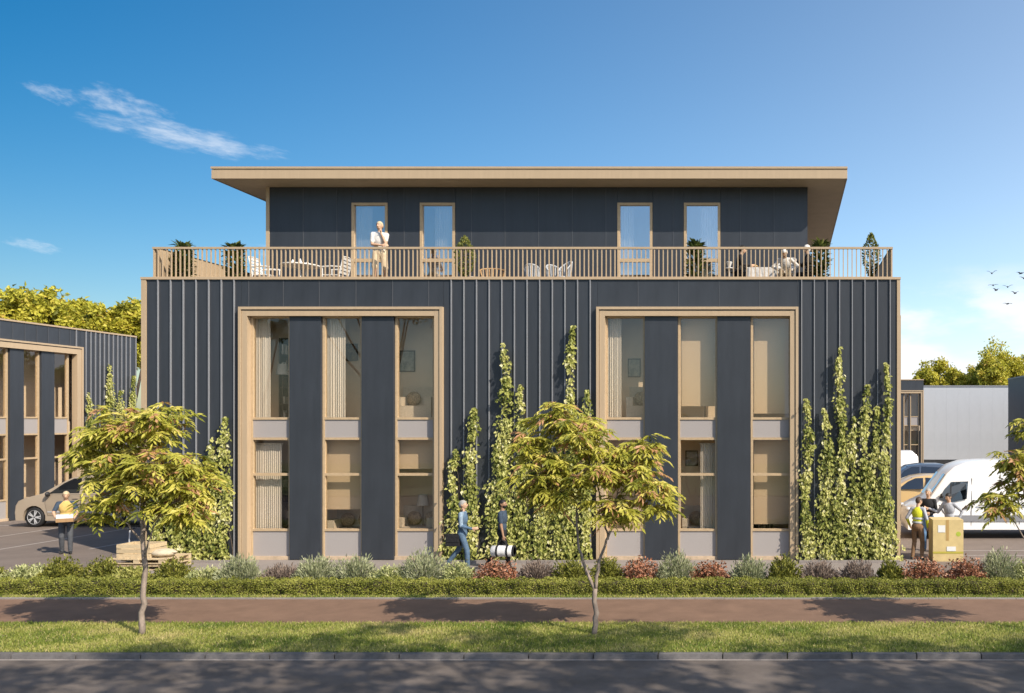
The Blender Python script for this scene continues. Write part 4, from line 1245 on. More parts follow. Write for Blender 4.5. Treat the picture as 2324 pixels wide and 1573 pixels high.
# ------------------------------------------------------------------ people
SKIN = mat('skin', (.50, .31, .20), .55, .06, 20)
SKIND = mat('brown_skin', (.30, .17, .10), .55, .06, 20)
def cloth(name, c, v=.12): return mat(name, c, .85, max(v, .1), 9, .7, 13)
C_WHITE = cloth('white_cotton', (.56, .54, .51), .08); C_BEIGE = cloth('beige_cotton', (.52, .42, .28), .08); C_DENIM = cloth('blue_denim', (.075, .125, .19), .25); C_DENIML = cloth('pale_denim', (.22, .29, .36), .2)
C_NAVY = cloth('navy_cotton', (.035, .055, .085)); C_BLACK = cloth('black_cotton', (.012, .012, .014)); C_GREYT = cloth('grey_trousers', (.07, .075, .085)); C_VEST = cloth('high_visibility_yellow', (.62, .62, .03), .06)
C_TANV = cloth('tan_vest', (.55, .37, .12)); C_BROWN = cloth('brown_trousers', (.20, .115, .06)); C_GREY = cloth('grey_jersey', (.36, .37, .40), .06); C_JEANS = cloth('mid_blue_jeans', (.10, .19, .33))
H_BLACK = mat('black_hair', (.012, .010, .009), .6, .2, 30); H_GREY = mat('grey_hair', (.30, .29, .27), .7, .2, 30); H_WHITE = mat('white_hair', (.66, .64, .60), .7, .1, 30); H_BROWN = mat('brown_hair', (.06, .035, .02), .6, .2, 30); H_FAIR = mat('fair_hair', (.50, .40, .25), .7, .15, 30)
SHOE = mat('dark_shoes', (.03, .028, .026), .5, .1, 10); SHOEW = mat('white_shoes', (.6, .58, .55), .6, .1, 10); EYE = mat('eye', (.03, .02, .015), .2, .05, 5); STRIPE = mat('reflective_tape', (.50, .50, .50), .35, .05, 10)


def ik(a, b, l1, l2, pole):
    a, b, pole = Vector(a), Vector(b), Vector(pole)
    d = b - a; L_ = min(d.length, (l1 + l2) * .998); u = d.normalized()
    x = (l1 * l1 - l2 * l2 + L_ * L_) / (2 * L_); h_ = math.sqrt(max(0, l1 * l1 - x * x))
    p = pole - u * pole.dot(u)
    return a + u * x + p.normalized() * h_, a + u * L_


def person(label, loc, height, rz, cols, hands, feet=None, seat=None, lean=0.0, turn=0.0, nod=0.0, sleeve='long', shorts=False, hair=H_BROWN, bald=False, poles=None, hdir=None, top2=None, twist=0.0, beard=None, curl=.7, stripes=None, group=None):
    """cols: top, bottom, shoes, skin. hands/feet: (right, left) targets in the figure's own space, facing -y, 1.75 m tall"""
    top, bot, shoe, skin = cols
    mats = [skin, top, bot, shoe, top2 or top]
    t = thing('person', label, 'person', loc, rz, group); t.scale = (height / 1.75,) * 3
    pz = .93 if seat is None else seat + .10
    piv = Vector((0, 0, pz))
    TM = Matrix.Translation(piv) @ Matrix.Rotation(twist, 4, 'Z') @ Matrix.Rotation(-lean, 4, 'X').inverted() @ Matrix.Translation((0, 0, -.93))
    prim = []
    def cap(a, b, r0, r1, tg): prim.append(('c', Vector(a), Vector(b), r0, r1, tg))
    def ell(c, r, tg, M=None):
        M = M or Matrix.Identity(4); prim.append(('e', M @ Vector(c), Vector(r), M.to_3x3(), tg))
    ell(piv + Vector((0, .01, 0)), (.165, .12, .13), 2)
    ell((0, 0, 1.08), (.145, .105, .17), 1, TM); ell((0, -.005, 1.29), (.172, .122, .20), 1, TM)
    sh = [TM @ Vector((s * .165, 0, 1.415)) for s in (-1, 1)]
    cap(sh[0], sh[1], .062, .062, 4)
    cap(TM @ Vector((0, .005, 1.42)), TM @ Vector((0, -.012, 1.57)), .056, .052, 0)
    HM = TM @ Matrix.Translation((0, -.012, 1.56)) @ Matrix.Rotation(turn, 4, 'Z') @ Matrix.Rotation(nod, 4, 'X')
    ell((0, .004, .088), (.076, .096, .105), 0, HM); ell((0, -.040, .030), (.054, .056, .052), 0, HM); ell((0, -.06, .07), (.058, .04, .06), 0, HM)
    cap(HM @ Vector((0, -.094, .095)), HM @ Vector((0, -.116, .062)), .010, .015, 0)
    for s in (-1, 1): ell((s * .078, .012, .075), (.012, .022, .032), 0, HM)
    # arms
    poles = poles or [Vector((-.5, .6, -.3)), Vector((.5, .6, -.3))]
    hdir = hdir or [None, None]
    for i, s in enumerate((-1, 1)):
        el_, wr = ik(sh[i], hands[i], .295, .265, poles[i])
        if sleeve == 'long':
            cap(sh[i], el_, .060, .047, 4); cap(el_, wr, .046, .034, 1)
        elif sleeve == 'short':
            m_ = sh[i].lerp(el_, .72)
            cap(sh[i], m_, .062, .056, 4); cap(m_, el_, .043, .038, 0); cap(el_, wr, .039, .026, 0)
        d = Vector(hdir[i]).normalized() if hdir[i] is not None else (wr - el_).normalized()
        nrm = Vector((-s, 0, 0)); nrm = (nrm - d * nrm.dot(d))
        if nrm.length < .2: nrm = Vector((0, -1, 0)) - d * (-d.y)
        nrm.normalize(); sd = d.cross(nrm).normalized()
        if sd.y > 0: sd = -sd           # thumb side points forward
        cap(wr, wr + d * .03, .026, .028, 0)
        M3 = Matrix((sd, nrm, d)).transposed()
        prim.append(('e', wr + d * .055, Vector((.042, .019, .052)), M3, 0))
        for k, (o_, l_) in enumerate(((.030, .068), (.010, .078), (-.010, .072), (-.029, .055))):
            a_ = wr + d * .095 + sd * o_; c1 = curl * .6
            d1 = (d * math.cos(c1) + nrm * math.sin(c1)); d2 = (d * math.cos(c1 * 2.3) + nrm * math.sin(c1 * 2.3))
            b__ = a_ + d1 * l_ * .55; cap(a_, b__, .0105, .010, 0); cap(b__, b__ + d2 * l_ * .5, .010, .0085, 0)
        a_ = wr + d * .03 + sd * .03; b__ = a_ + (d * .6 + sd * .8).normalized() * .045
        cap(a_, b__, .013, .0115, 0); cap(b__, b__ + (d * .9 + sd * .2 + nrm * .3).normalized() * .035, .011, .009, 0)
    # legs
    feet = feet or [(-.10, 0, .08), (.10, 0, .08)]
    for i, s in enumerate((-1, 1)):
        hip = piv + Vector((s * .088, 0, -.02)); ft = Vector(feet[i])
        kn, an = ik(hip, ft, .43, .425, (s * .05, -1, .12))
        if shorts:
            q = hip.lerp(kn, .86); cap(hip, q, .094, .082, 2); cap(q, kn, .058, .053, 0); cap(kn, kn.lerp(an, .4), .053, .056, 0); cap(kn.lerp(an, .4), an, .056, .036, 0)
        else:
            cap(hip, kn, .090, .066, 2); cap(kn, kn.lerp(an, .35), .066, .064, 2); cap(kn.lerp(an, .35), an, .064, .050, 2)
        fd = Vector((s * .12, -1, 0)).normalized()
        if (kn - an).normalized().z < .8 and (an.y > hip.y): fd = Vector((s * .1, -.8, -.45)).normalized()
        h0 = an + Vector((0, .035, -.045)); cap(h0, an + fd * .07 + Vector((0, 0, -.045)), .038, .040, 3); cap(an + fd * .07 + Vector((0, 0, -.045)), an + fd * .17 + Vector((0, 0, -.052)), .040, .030, 3); cap(an, h0, .042, .036, 3)
    mb = MB()
    for p_ in prim:
        if p_[0] == 'c':
            _, a, b, r0, r1, _t = p_
            mb.path([a, b], [r0, r1], 12); mb.ball(a, r0, 12, 8); mb.ball(b, r1, 12, 8)
        else:
            mb.ball(p_[1], p_[2], 16, 12, p_[3])
    me = mb.mesh('body', mats)
    tmp = bpy.data.objects.new('tmp', me); COL.objects.link(tmp)
    md = tmp.modifiers.new('r', 'REMESH'); md.mode = 'VOXEL'; md.voxel_size = .0115
    ms = tmp.modifiers.new('s', 'SMOOTH'); ms.factor = .5; ms.iterations = 2
    dg = bpy.context.evaluated_depsgraph_get()
    nm = bpy.data.meshes.new_from_object(tmp.evaluated_get(dg)); nm.name = 'body'
    bpy.data.objects.remove(tmp)
    nm.materials.clear()
    for x in mats: nm.materials.append(x)
    nf = len(nm.polygons); c = np.empty(nf * 3); nm.polygons.foreach_get('center', c); c = c.reshape(-1, 3)
    best = np.full(nf, 1e9); idx = np.zeros(nf, int)
    for p_ in prim:
        if p_[0] == 'c':
            a, b = np.array(p_[1]), np.array(p_[2]); ab = b - a; tt = np.clip(((c - a) @ ab) / (ab @ ab + 1e-9), 0, 1)
            dd = np.linalg.norm(c - a - tt[:, None] * ab, axis=1) - (p_[3] + (p_[4] - p_[3]) * tt); tg = p_[5]
        else:
            q = (c - np.array(p_[1])) @ np.array(p_[3]); r = np.array(p_[2]); dd = (np.linalg.norm(q / r, axis=1) - 1) * r.min(); tg = p_[4]
        k = dd < best; best[k] = dd[k]; idx[k] = tg
    nm.polygons.foreach_set('material_index', idx.astype(np.int32)); nm.polygons.foreach_set('use_smooth', [True] * nf)
    put('body', nm, t)
    # hair, eyes
    if not bald:
        hm = MB().ball((0, .008, .092), (.083, .104, .112), 20, 14)
        keep = []
        for f in hm.f:
            cc = sum((Vector(hm.v[i]) for i in f), Vector()) / len(f)
            if cc.z > .135 - max(0, cc.y + .06) * 1.25 and cc.z > .01: keep.append(f)
        hm.f = keep; hm.mi = [0] * len(keep); hm.v = [HM @ Vector(v) for v in hm.v]
        o = hm.build('hair', hair, t, smooth=True)
    if beard:
        hm = MB().ball((0, -.036, .028), (.060, .066, .060), 16, 10); keep = []
        for f in hm.f:
            cc = sum((Vector(hm.v[i]) for i in f), Vector()) / len(f)
            if cc.z < .045 and cc.y < .02: keep.append(f)
        hm.f = keep; hm.mi = [0] * len(keep); hm.v = [HM @ Vector(v) for v in hm.v]; hm.build('beard', beard, t, smooth=True)
    for s in (-1, 1):
        MB().ball(HM @ Vector((s * .032, -.089, .098)), .010, 8, 6).build('eye', EYE, t, smooth=True)
    if stripes:
        for (z, col_, r) in stripes:
            mb = MB(); n = 28
            for a_, b__ in (((r[0], r[1], z), (r[0], r[1], z + .05)),):
                vs = []
                for zz in (z, z + .05):
                    for rr in (1.0, .96):
                        vs += [TM @ Vector((math.cos(6.283 * k / n) * r[0] * rr, math.sin(6.283 * k / n) * r[1] * rr, zz)) for k in range(n)]
                fs = []
                for k in range(n):
                    k2 = (k + 1) % n
                    fs += [(k, k2, 2 * n + k2, 2 * n + k), (n + k, 3 * n + k, 3 * n + k2, n + k2), (k, n + k, n + k2, k2), (2 * n + k, 2 * n + k2, 3 * n + k2, 3 * n + k)]
                mb.add(vs, fs)
            mb.build('reflective_stripe', col_, t)
    return t


ZT = 7.352
# man with the parcel
p = at(150, 1256, 24.4)
person('man in a tan vest looking down at the box he carries', (p.x, 24.4, 0), 1.75, R(36), (C_TANV, C_GREYT, SHOE, SKIN), [(-.185, -.30, .99), (.185, -.30, .99)],
       feet=[(-.09, .05, .08), (.10, -.12, .08)], turn=R(0), nod=R(16), sleeve='short', hair=H_FAIR, hdir=[(.45, -.9, .0), (-.45, -.9, 0)], poles=[Vector((-1, .5, -.2)), Vector((1, .5, -.2))], top2=C_NAVY, curl=.9)
bx_ = thing('carried_box', 'open white and brown box carried by the man in the tan vest', 'box', (p.x + .40 * math.sin(R(36)), 24.4 - .40 * math.cos(R(36)), .93), R(36))
m = MB(); m.box(-.19, .19, -.13, .13, 0, .012); m.box(-.19, .19, -.13, -.118, .0121, .10); m.box(-.19, .19, .118, .13, .0121, .10); m.box(-.19, -.178, -.1178, .1178, .0121, .10); m.box(.178, .19, -.1178, .1178, .0121, .10); m.build('tray', mat('brown_card', (.32, .19, .09), .8, .1, 10), bx_)
m = MB(); m.box(-.185, .185, -.125, .125, .101, .20); m.build('lid', mat('white_card', (.66, .65, .63), .8, .05, 10), bx_)

# two men walking past the facade
DM = 21.7
xm = gx(1050, DM)
person('grey-haired man in a blue denim jacket and jeans walking right past the climbing plants', (xm, DM, .004), 1.73, R(90), (C_DENIM, C_DENIM, SHOE, SKIN), [(-.20, -.30, 1.06), (.20, .05, .86)],
       feet=[(-.08, -.16, .08), (.08, .40, .17)], hair=H_GREY, top2=C_DENIML, hdir=[(0.1, -1, .1), (0, -.2, -1)], poles=[Vector((-.3, 1, -.5)), Vector((.3, 1, -.2))], twist=R(4))
bg = thing('shoulder_bag', 'black bag hanging behind the man in denim', 'bag', (xm - .20, DM - .08, .60))
m = MB(); m.cbox((0, 0, .16), (.34, .16, .30)); m.build('bag_body', C_BLACK, bg); MB().cbox((0, -.086, .20), (.32, .012, .18)).build('flap', C_BLACK, bg)
MB().path([(-.15, 0, .31), (.02, -.06, .52), (.2, -.10, .78), (.22, 0, .92), (.20, .10, .75), (.0, .06, .5), (.15, 0, .31)], .012, 5).build('strap', C_BLACK, bg)
xw = gx(1137, DM)
person('dark-haired bearded man in a navy shirt carrying a duffel bag past the climbing plants', (xw, DM + .1, .004), 1.74, R(90), (C_NAVY, C_BLACK, SHOE, SKIND), [(-.21, -.10, .80), (.20, .12, .86)],
       feet=[(-.08, -.20, .08), (.08, .38, .16)], sleeve='short', hair=H_BLACK, beard=H_BLACK, turn=R(-6), poles=[Vector((-.4, 1, 0)), Vector((.4, 1, 0))], hdir=[(0, -.05, -1), (0, 0, -1)], curl=1.2)
db = thing('duffel_bag', 'white and black duffel bag held by the man in the navy shirt', 'bag', (xw + .09, DM - .12, .34))
m = MB(); pr = [(0, -.29), (.10, -.29), (.135, -.27), (.14, -.1), (.14, .1), (.135, .27), (.10, .29), (0, .29)]
m.lathe(pr, n=18); m.v = [(z, x, y + .15) for x, y, z in m.v]; m.build('bag_body', cloth('white_canvas', (.62, .61, .60), .05), db, smooth=True)
for xx in (-.13, .12): 
    mm = MB(); mm.lathe([(.143, -.025), (.1455, -.02), (.1455, .02), (.143, .025)], n=18); mm.v = [(z + xx, x, y + .15) for x, y, z in mm.v]; mm.build('strap', C_BLACK, db)
m = MB(); m.lathe([(.141, -.02), (.144, 0), (.141, .02)], n=18); m.v = [(z + .27, x, y + .15) for x, y, z in m.v]; m.build('end_panel', C_BLACK, db)
for s in (-1, 1):
    MB().path([(-.13, s * .06, .27), (-.09, s * .035, .38), (-.02, s * .02, .44), (.05, s * .035, .38), (.12, s * .06, .27)], .011, 5).build('handle', C_BLACK, db)

# man on the terrace
DP = 23.75
person('man in white shirt and beige shorts standing on the terrace, hand at chin', (gx(862, DP), DP, ZT), 1.82, R(20), (C_WHITE, C_BEIGE, SHOEW, SKIN), [(.06, -.20, 1.10), (.045, -.165, 1.42)],
       feet=[(-.13, .0, .08), (.16, .12, .08)], sleeve='short', shorts=True, hair=H_FAIR, turn=R(-25), nod=R(2), poles=[Vector((-1, .2, -.7)), Vector((.25, -.3, -1))], hdir=[(1, -.3, .1), (-.15, .1, 1)], curl=.5)

# three men by the van
p = at(2082, 1270, 23.3)
person('man in a yellow safety vest and brown trousers seen from behind', (p.x, 23.3, 0), 1.68, R(152), (C_VEST, C_BROWN, SHOE, SKIN), [(-.26, -.10, .92), (.28, -.14, .95)],
       feet=[(-.13, 0, .08), (.13, .03, .08)], hair=H_BROWN, top2=C_GREY, turn=R(-30), nod=R(14), stripes=[(1.02, STRIPE, (.160, .122)), (1.13, STRIPE, (.168, .126))], bald=False, lean=R(6))
p = at(2107, 1250, 24.9)
person('man in a black jacket and jeans talking in front of the white van', (p.x, 24.9, 0), 1.78, R(-18), (C_BLACK, C_JEANS, SHOE, SKIN), [(-.18, -.24, 1.05), (.10, -.26, 1.08)],
       hair=H_GREY, turn=R(-12), hdir=[(.9, -.3, 0), (-.9, -.3, .1)])
p = at(2155, 1250, 24.5)
person('man in a pale grey sweatshirt behind the cardboard box, one arm stretched out', (p.x, 24.5, 0), 1.70, R(-25), (C_GREY, C_GREYT, SHOE, SKIN), [(-.58, -.08, 1.27), (.27, -.02, .98)],
       hair=H_BLACK, turn=R(-30), nod=R(12), poles=[Vector((0, .2, -1)), Vector((1, .6, .1))], hdir=[(-1, -.2, .25), (-.8, -.3, -.4)], lean=R(6))
CARD = mat('cardboard', (.56, .43, .20), .85, .10, 5, .1, 50)
cb = thing('cardboard_box', 'large sealed cardboard box with white labels standing on the ground', 'box', (gx(2152, 23.0), 23.35, 0))
w = 34.5 * 23.0 / F; hz = gz(1180, 23.0)
MB().box(-w, w, -.35, .35, 0, hz).build('carton', CARD, cb)
TAPE = mat('packing_tape', (.42, .27, .10), .4, .05, 8); WL = mat('white_paper', (.68, .68, .66), .8, .03, 8)
MB().box(-.06, .02, -.354, -.3505, hz * .50, hz).build('tape', TAPE, cb); MB().box(-w, w, -.3565, -.3545, hz * .19, hz * .24).build('tape', mat('green_tape', (.42, .36, .06), .5, .05, 8), cb)
MB().box(-.27, -.08, -.357, -.3547, hz * .70, hz * .87).build('paper_label', WL, cb); MB().box(-.04, .20, -.3595, -.357, hz * .25, hz * .36).build('paper_label', WL, cb)
m = MB().lathe([(.0, 0), (.065, 0), (.065, .003), (0, .003)], n=16); m.v = [(x + .27, -.351 - z, y + hz * .66) for x, y, z in m.v]; m.build('round_sticker', mat('green_sticker', (.38, .45, .05), .6), cb)

# ------------------------------------------------------------------ pallet, crate, pallet truck on the left
PALW = mat('pale_pallet_wood', (.50, .39, .24), .8, .18, 8, .2, 40, stretch=(1, 5, 5), objvar=.1)
DPa = 21.6
px0 = gx(243, DPa); px1 = gx(372, DPa)
for k in range(1):
    pt = thing('wooden_pallet', 'pale wooden pallet lying at the front edge of the car park behind the street tree', 'pallet', ((px0 + px1) / 2, DPa, 0)); w = (px1 - px0) / 2
    for lv in (0, 1):
        z = lv * .16
        for yy in (0, .45, .9): MB().box(-w, w, yy, yy + .1, z, z + .022).build('board', PALW, pt)
        for xx in (-w, -.06, w - .14):
            for yy in (0, .45, .9): MB().box(xx, xx + .14, yy + .002, yy + .098, z + .0225, z + .10).build('block', PALW, pt)
        for j in range(9):
            x0 = -w + j * (2 * w - .12) / 8; MB().box(x0, x0 + .12, -.004, 1.004, z + .101, z + .124).build('board', PALW, pt)
crx = gx(292, DPa)
ct = thing('wooden_crate', 'slatted wooden crate standing on the pallet by the climbing plants', 'crate', (crx, DPa + .45, .285))
for z in (.0, .12, .24):
    MB().box(-.42, .42, -.30, -.278, z, z + .10).build('slat', PALW, ct); MB().box(-.42, .42, .278, .30, z, z + .10).build('slat', PALW, ct)
    MB().box(-.42, -.398, -.277, .277, z, z + .10).build('slat', PALW, ct); MB().box(.398, .42, -.277, .277, z, z + .10).build('slat', PALW, ct)
for xx in (-.39, .36):
    for yy in (-.276, .246): MB().box(xx, xx + .03, yy, yy + .03, 0, .34).build('post', PALW, ct)
MB().box(-.395, .395, -.275, .275, 0.001, .02).build('bottom', PALW, ct)
sk = thing('sack', 'pale sack lying on the pallet right of the crate', 'sack', (gx(345, DPa), DPa + .4, .285)); MB().ball((0, 0, .10), (.30, .26, .11), 14, 8).build('sack_body', cloth('sackcloth', (.50, .42, .30)), sk, smooth=True); MB().ball((.28, 0, .12), (.06, .08, .03), 8, 5).build('tied_end', MATS['sackcloth'], sk, smooth=True)
hp = thing('pallet_truck', 'hand pallet truck with an upright handle beside the crate', 'pallet truck', (gx(292, 23.6), 23.6, 0))
MB().path([(0, 0, .15), (.02, .02, .75)], .018, 8).build('handle_bar', SILVER, hp); MB().path([(-.12, 0, .80), (.0, .02, .76), (.14, .04, .80)], .016, 6).build('handle', BLACKP, hp)
MB().box(.05, 1.1, -.26, -.10, .06, .10).build('fork', SILVER, hp); MB().box(.05, 1.1, .10, .26, .06, .10).build('fork', SILVER, hp); MB().box(-.1, .08, -.2, .2, .05, .25).build('pump_housing', BLACKP, hp)
for s in (-1, 1):
    m = MB().lathe([(.0, -.03), (.085, -.03), (.09, 0), (.085, .03), (0, .03)], n=14); m.v = [(x - .02, z + s * .12, y + .09) for x, y, z in m.v]; m.build('wheel', BLACKM, hp)

# ------------------------------------------------------------------ terrace furniture
GC = 'white chairs on the terrace'


def chair(loc, rz, label, ma=WHITEM, group=GC):
    """slatted garden armchair facing -y"""
    t = thing('garden_chair', label, 'chair', loc, rz, group)
    for k in range(5): MB().box(-.24, .24, -.24 + k * .095, -.24 + k * .095 + .075, .42, .44).build('slat', ma, t)
    for s in (-1, 1):
        MB().path([(s * .25, -.25, 0), (s * .25, -.24, .42), (s * .25, -.24, .64)], .016, 6).build('leg', ma, t)
        MB().path([(s * .25, .28, 0), (s * .25, .22, .42), (s * .25, .33, .92)], .016, 6).build('leg', ma, t)
        MB().path([(s * .26, -.26, .645), (s * .26, 0, .66), (s * .26, .26, .645)], [.024, .026, .024], 6).build('armrest', ma, t)
    for k in range(5):
        z = .50 + k * .095; MB().cbox((0, .235 + (z - .42) * .22, z), (.46, .018, .07), rx=R(-12)).build('backrest_slat', ma, t)
    MB().path([(-.25, .33, .93), (0, .345, .95), (.25, .33, .93)], .018, 6).build('top_rail', ma, t)
    return t


DC = 24.3
chair((gx(603, DC), DC, ZT), R(90), 'white slatted chair on the left side of the round terrace table')
chair((gx(762, DC), DC, ZT), R(-90), 'white slatted chair on the right side of the round terrace table')
tb = thing('garden_table', 'round white table laid between two white chairs on the terrace', 'table', (gx(682, DC), DC, ZT))
MB().lathe([(.0, .70), (.50, .70), (.505, .715), (.50, .735), (0, .735)], n=28).build('tabletop', WHITEM, tb)
for k in range(4):
    a = k * 1.571 + .5; MB().path([(.12 * math.cos(a), .12 * math.sin(a), .70), (.15 * math.cos(a), .15 * math.sin(a), .35), (.34 * math.cos(a), .34 * math.sin(a), .0)], .018, 6).build('leg', WHITEM, tb)
for i, (dx_, dy_, h_) in enumerate(((-.16, -.1, .14), (.02, -.05, .17), (.17, .05, .12))):
    o = MB().lathe([(.0, 0), (.05, 0), (.075, .02), (.04, h_ * .5), (.012, h_), (0, h_)], n=12).build('napkin', WHITEM, None); o.location = (tb.location.x + dx_, DC + dy_, ZT + .736)
    tag(o, ('folded white napkin at the left of the round terrace table', 'tallest folded white napkin in the middle of the round terrace table', 'folded white napkin at the right of the round terrace table')[i], 'napkin', 'napkins on the round table')
# wicker chair and the small white seats against the wall
WICK = mat('brown_wicker', (.36, .22, .10), .7, .4, 40, .4, 80); WICKW = mat('pale_wicker', (.40, .42, .44), .6, .15, 40)


def tub(loc, rz, label, ma, r=.33, h=.80, group=GC):
    t = thing('tub_chair', label, 'chair', loc, rz, group)
    MB().lathe([(0, .36), (r * .85, .36), (r * .88, .40), (r * .8, .44), (0, .44)], n=18).build('seat', ma, t, smooth=True)
    n = 13
    for k in range(n):
        a = R(-20) + R(220) * k / (n - 1); zt_ = .62 + (h - .62) * math.sin(max(0, min(math.pi, (a + R(20)) * 180 / 220)))
        MB().path([(r * .86 * math.cos(a), r * .86 * math.sin(a), .40), (r * 1.05 * math.cos(a), r * 1.05 * math.sin(a), zt_)], .016, 5).build('back_stave', ma, t)
    MB().path([(r * 1.05 * math.cos(R(-20) + R(220) * k / 20), r * 1.05 * math.sin(R(-20) + R(220) * k / 20), .62 + (h - .62) * math.sin(math.pi * k / 20)) for k in range(21)], .02, 6).build('top_rail', ma, t)
    for k in range(4):
        a = k * 1.571 + .785; MB().path([(r * .7 * math.cos(a), r * .7 * math.sin(a), .38), (r * .85 * math.cos(a), r * .85 * math.sin(a), 0)], .016, 5).build('leg', ma, t)


tub((gx(1118, 24.9), 24.9, ZT), R(15), 'brown wicker tub chair right of the plant in the white box', WICK, group='wicker chair')
tub((gx(1208, 24.6), 24.6, ZT), R(180), 'small white tub chair standing alone right of the brown wicker chair', WICKW, .2, .78)
tub((gx(1257, 24.7), 24.7, ZT), R(40), 'left white tub chair of the pair in the middle of the terrace', WICKW, .2, .84)
tub((gx(1281, 24.5), 24.5, ZT), R(-40), 'right white tub chair of the pair in the middle of the terrace', WICKW, .2, .90)
# dining group on the right
dt = thing('dining_table', 'table under a white cloth with three people seated around it', 'table', (gx(1735, 24.75), 24.75, ZT))
for sx in (-.42, .42):
    for sy in (-.28, .28): MB().box(sx - .025, sx + .025, sy - .025, sy + .025, 0, .66).build('leg', WHITEM, dt)
MB().box(-.5, .5, -.36, .36, .661, .69).build('tabletop', WHITEM, dt)
m = MB(); n = 44; ring = []
for k in range(n):
    a = 6.283 * k / n; c, s = math.cos(a), math.sin(a); q = 1 / max(abs(c) / .51, abs(s) / .37); ring.append((c * q, s * q))
vs = [(x, y, .694) for x, y in ring] + [(x * (1.03 + .02 * math.sin(i * 2.1)), y * (1.04 + .03 * math.sin(i * 2.1)), .36 + .05 * math.sin(i * .9)) for i, (x, y) in enumerate(ring)]
m.add(vs, [tuple(range(n))] + [(i, (i + 1) % n, (i + 1) % n + n, i + n) for i in range(n)])
o = m.build('tablecloth', C_WHITE); o.location = dt.location; tag(o, 'white cloth hanging over the table of the three seated people', 'tablecloth')
fr = thing('fruit_bowl', 'small bowl of brown fruit on the white tablecloth', 'bowl', (gx(1712, 24.7), 24.7, ZT + .696))
MB().lathe([(.0, 0), (.06, 0), (.13, .07), (.12, .07), (.055, .012), (0, .012)], n=14).build('bowl', WICK, fr)
for dx_, dy_ in ((-.05, 0), (.05, .03), (0, -.05)): MB().ball((dx_, dy_, .075), .05, 10, 7).build('fruit', TAPE, fr, smooth=True)
chair((gx(1672, 24.75), 24.75, ZT), R(90), 'dark slatted chair under the woman in black', BLACKP, 'dark chairs at the white-clothed table')
chair((gx(1846, 24.75), 24.75, ZT), R(-90), 'dark slatted chair under the white-haired man in the dark suit', BLACKP, 'dark chairs at the white-clothed table')
chair((gx(1783, 24.05), 24.05, ZT), R(-6), 'white slatted chair under the man in the white shirt')
SEAT = [(-.11, -.42, .08), (.11, -.42, .08)]
person('dark-haired woman in black seated at the left of the white-clothed table', (gx(1676, 24.75), 24.72, ZT), 1.74, R(90), (C_BLACK, C_BLACK, SHOE, SKIN), [(-.16, -.36, .78), (.16, -.36, .78)], feet=SEAT, seat=.46, hair=H_BLACK, lean=R(8), nod=R(8))
person('white-haired man in a white shirt seated in front of the white-clothed table', (gx(1784, 24.0), 24.0, ZT), 1.62, R(-6), (C_WHITE, C_BEIGE, SHOE, SKIN), [(-.17, -.40, .52), (.20, -.38, .52)], feet=SEAT, seat=.33, hair=H_WHITE, lean=R(30), nod=R(14), turn=R(-8), poles=[Vector((-1, .3, -.1)), Vector((1, .3, -.1))])
person('white-haired man in a dark suit seated at the right of the white-clothed table', (gx(1838, 24.75), 24.72, ZT), 1.76, R(-90), (C_BLACK, C_BLACK, SHOE, SKIN), [(-.14, -.38, .95), (.16, -.36, .78)], feet=SEAT, seat=.46, hair=H_WHITE, lean=R(6))
nk = MB().lathe([(.0, 0), (.02, 0), (.09, .16), (.07, .17), (0, .12)], n=10).build('napkin', WHITEM)
nk.location = (gx(1655, 24.3), 24.3, ZT + .66); tag(nk, 'white napkin in its holder left of the woman in black', 'napkin')
st = thing('side_stand', 'small stand holding a napkin left of the woman in black', 'stand', (gx(1655, 24.3), 24.3, ZT)); MB().lathe([(0, 0), (.14, 0), (.14, .02), (.02, .03), (.02, .63), (.12, .64), (.12, .655), (0, .655)], n=14).build('pedestal', WHITEM, st); MB().lathe([(0, .6555), (.11, .6555), (.11, .659), (0, .659)], n=14).build('tray', SILVER, st)

# ---- potted plants on the terrace
DKL = leaf_mat('dark_houseplant_leaf', [(0, (.02, .035, .010)), (.5, (.08, .115, .028)), (1, (.34, .36, .09))], .15)
TOPI = leaf_mat('topiary_leaf', [(0, (.035, .05, .012)), (.5, (.17, .19, .035)), (1, (.42, .40, .11))], .2)
POTM = mat('white_pot', (.62, .60, .57), .6, .05, 6); POTD = mat('dark_planter', (.05, .05, .05), .6, .1, 6); POTT = mat('terracotta_pot', (.38, .2, .11), .8, .1, 6)
GP = 'potted plants on the terrace'


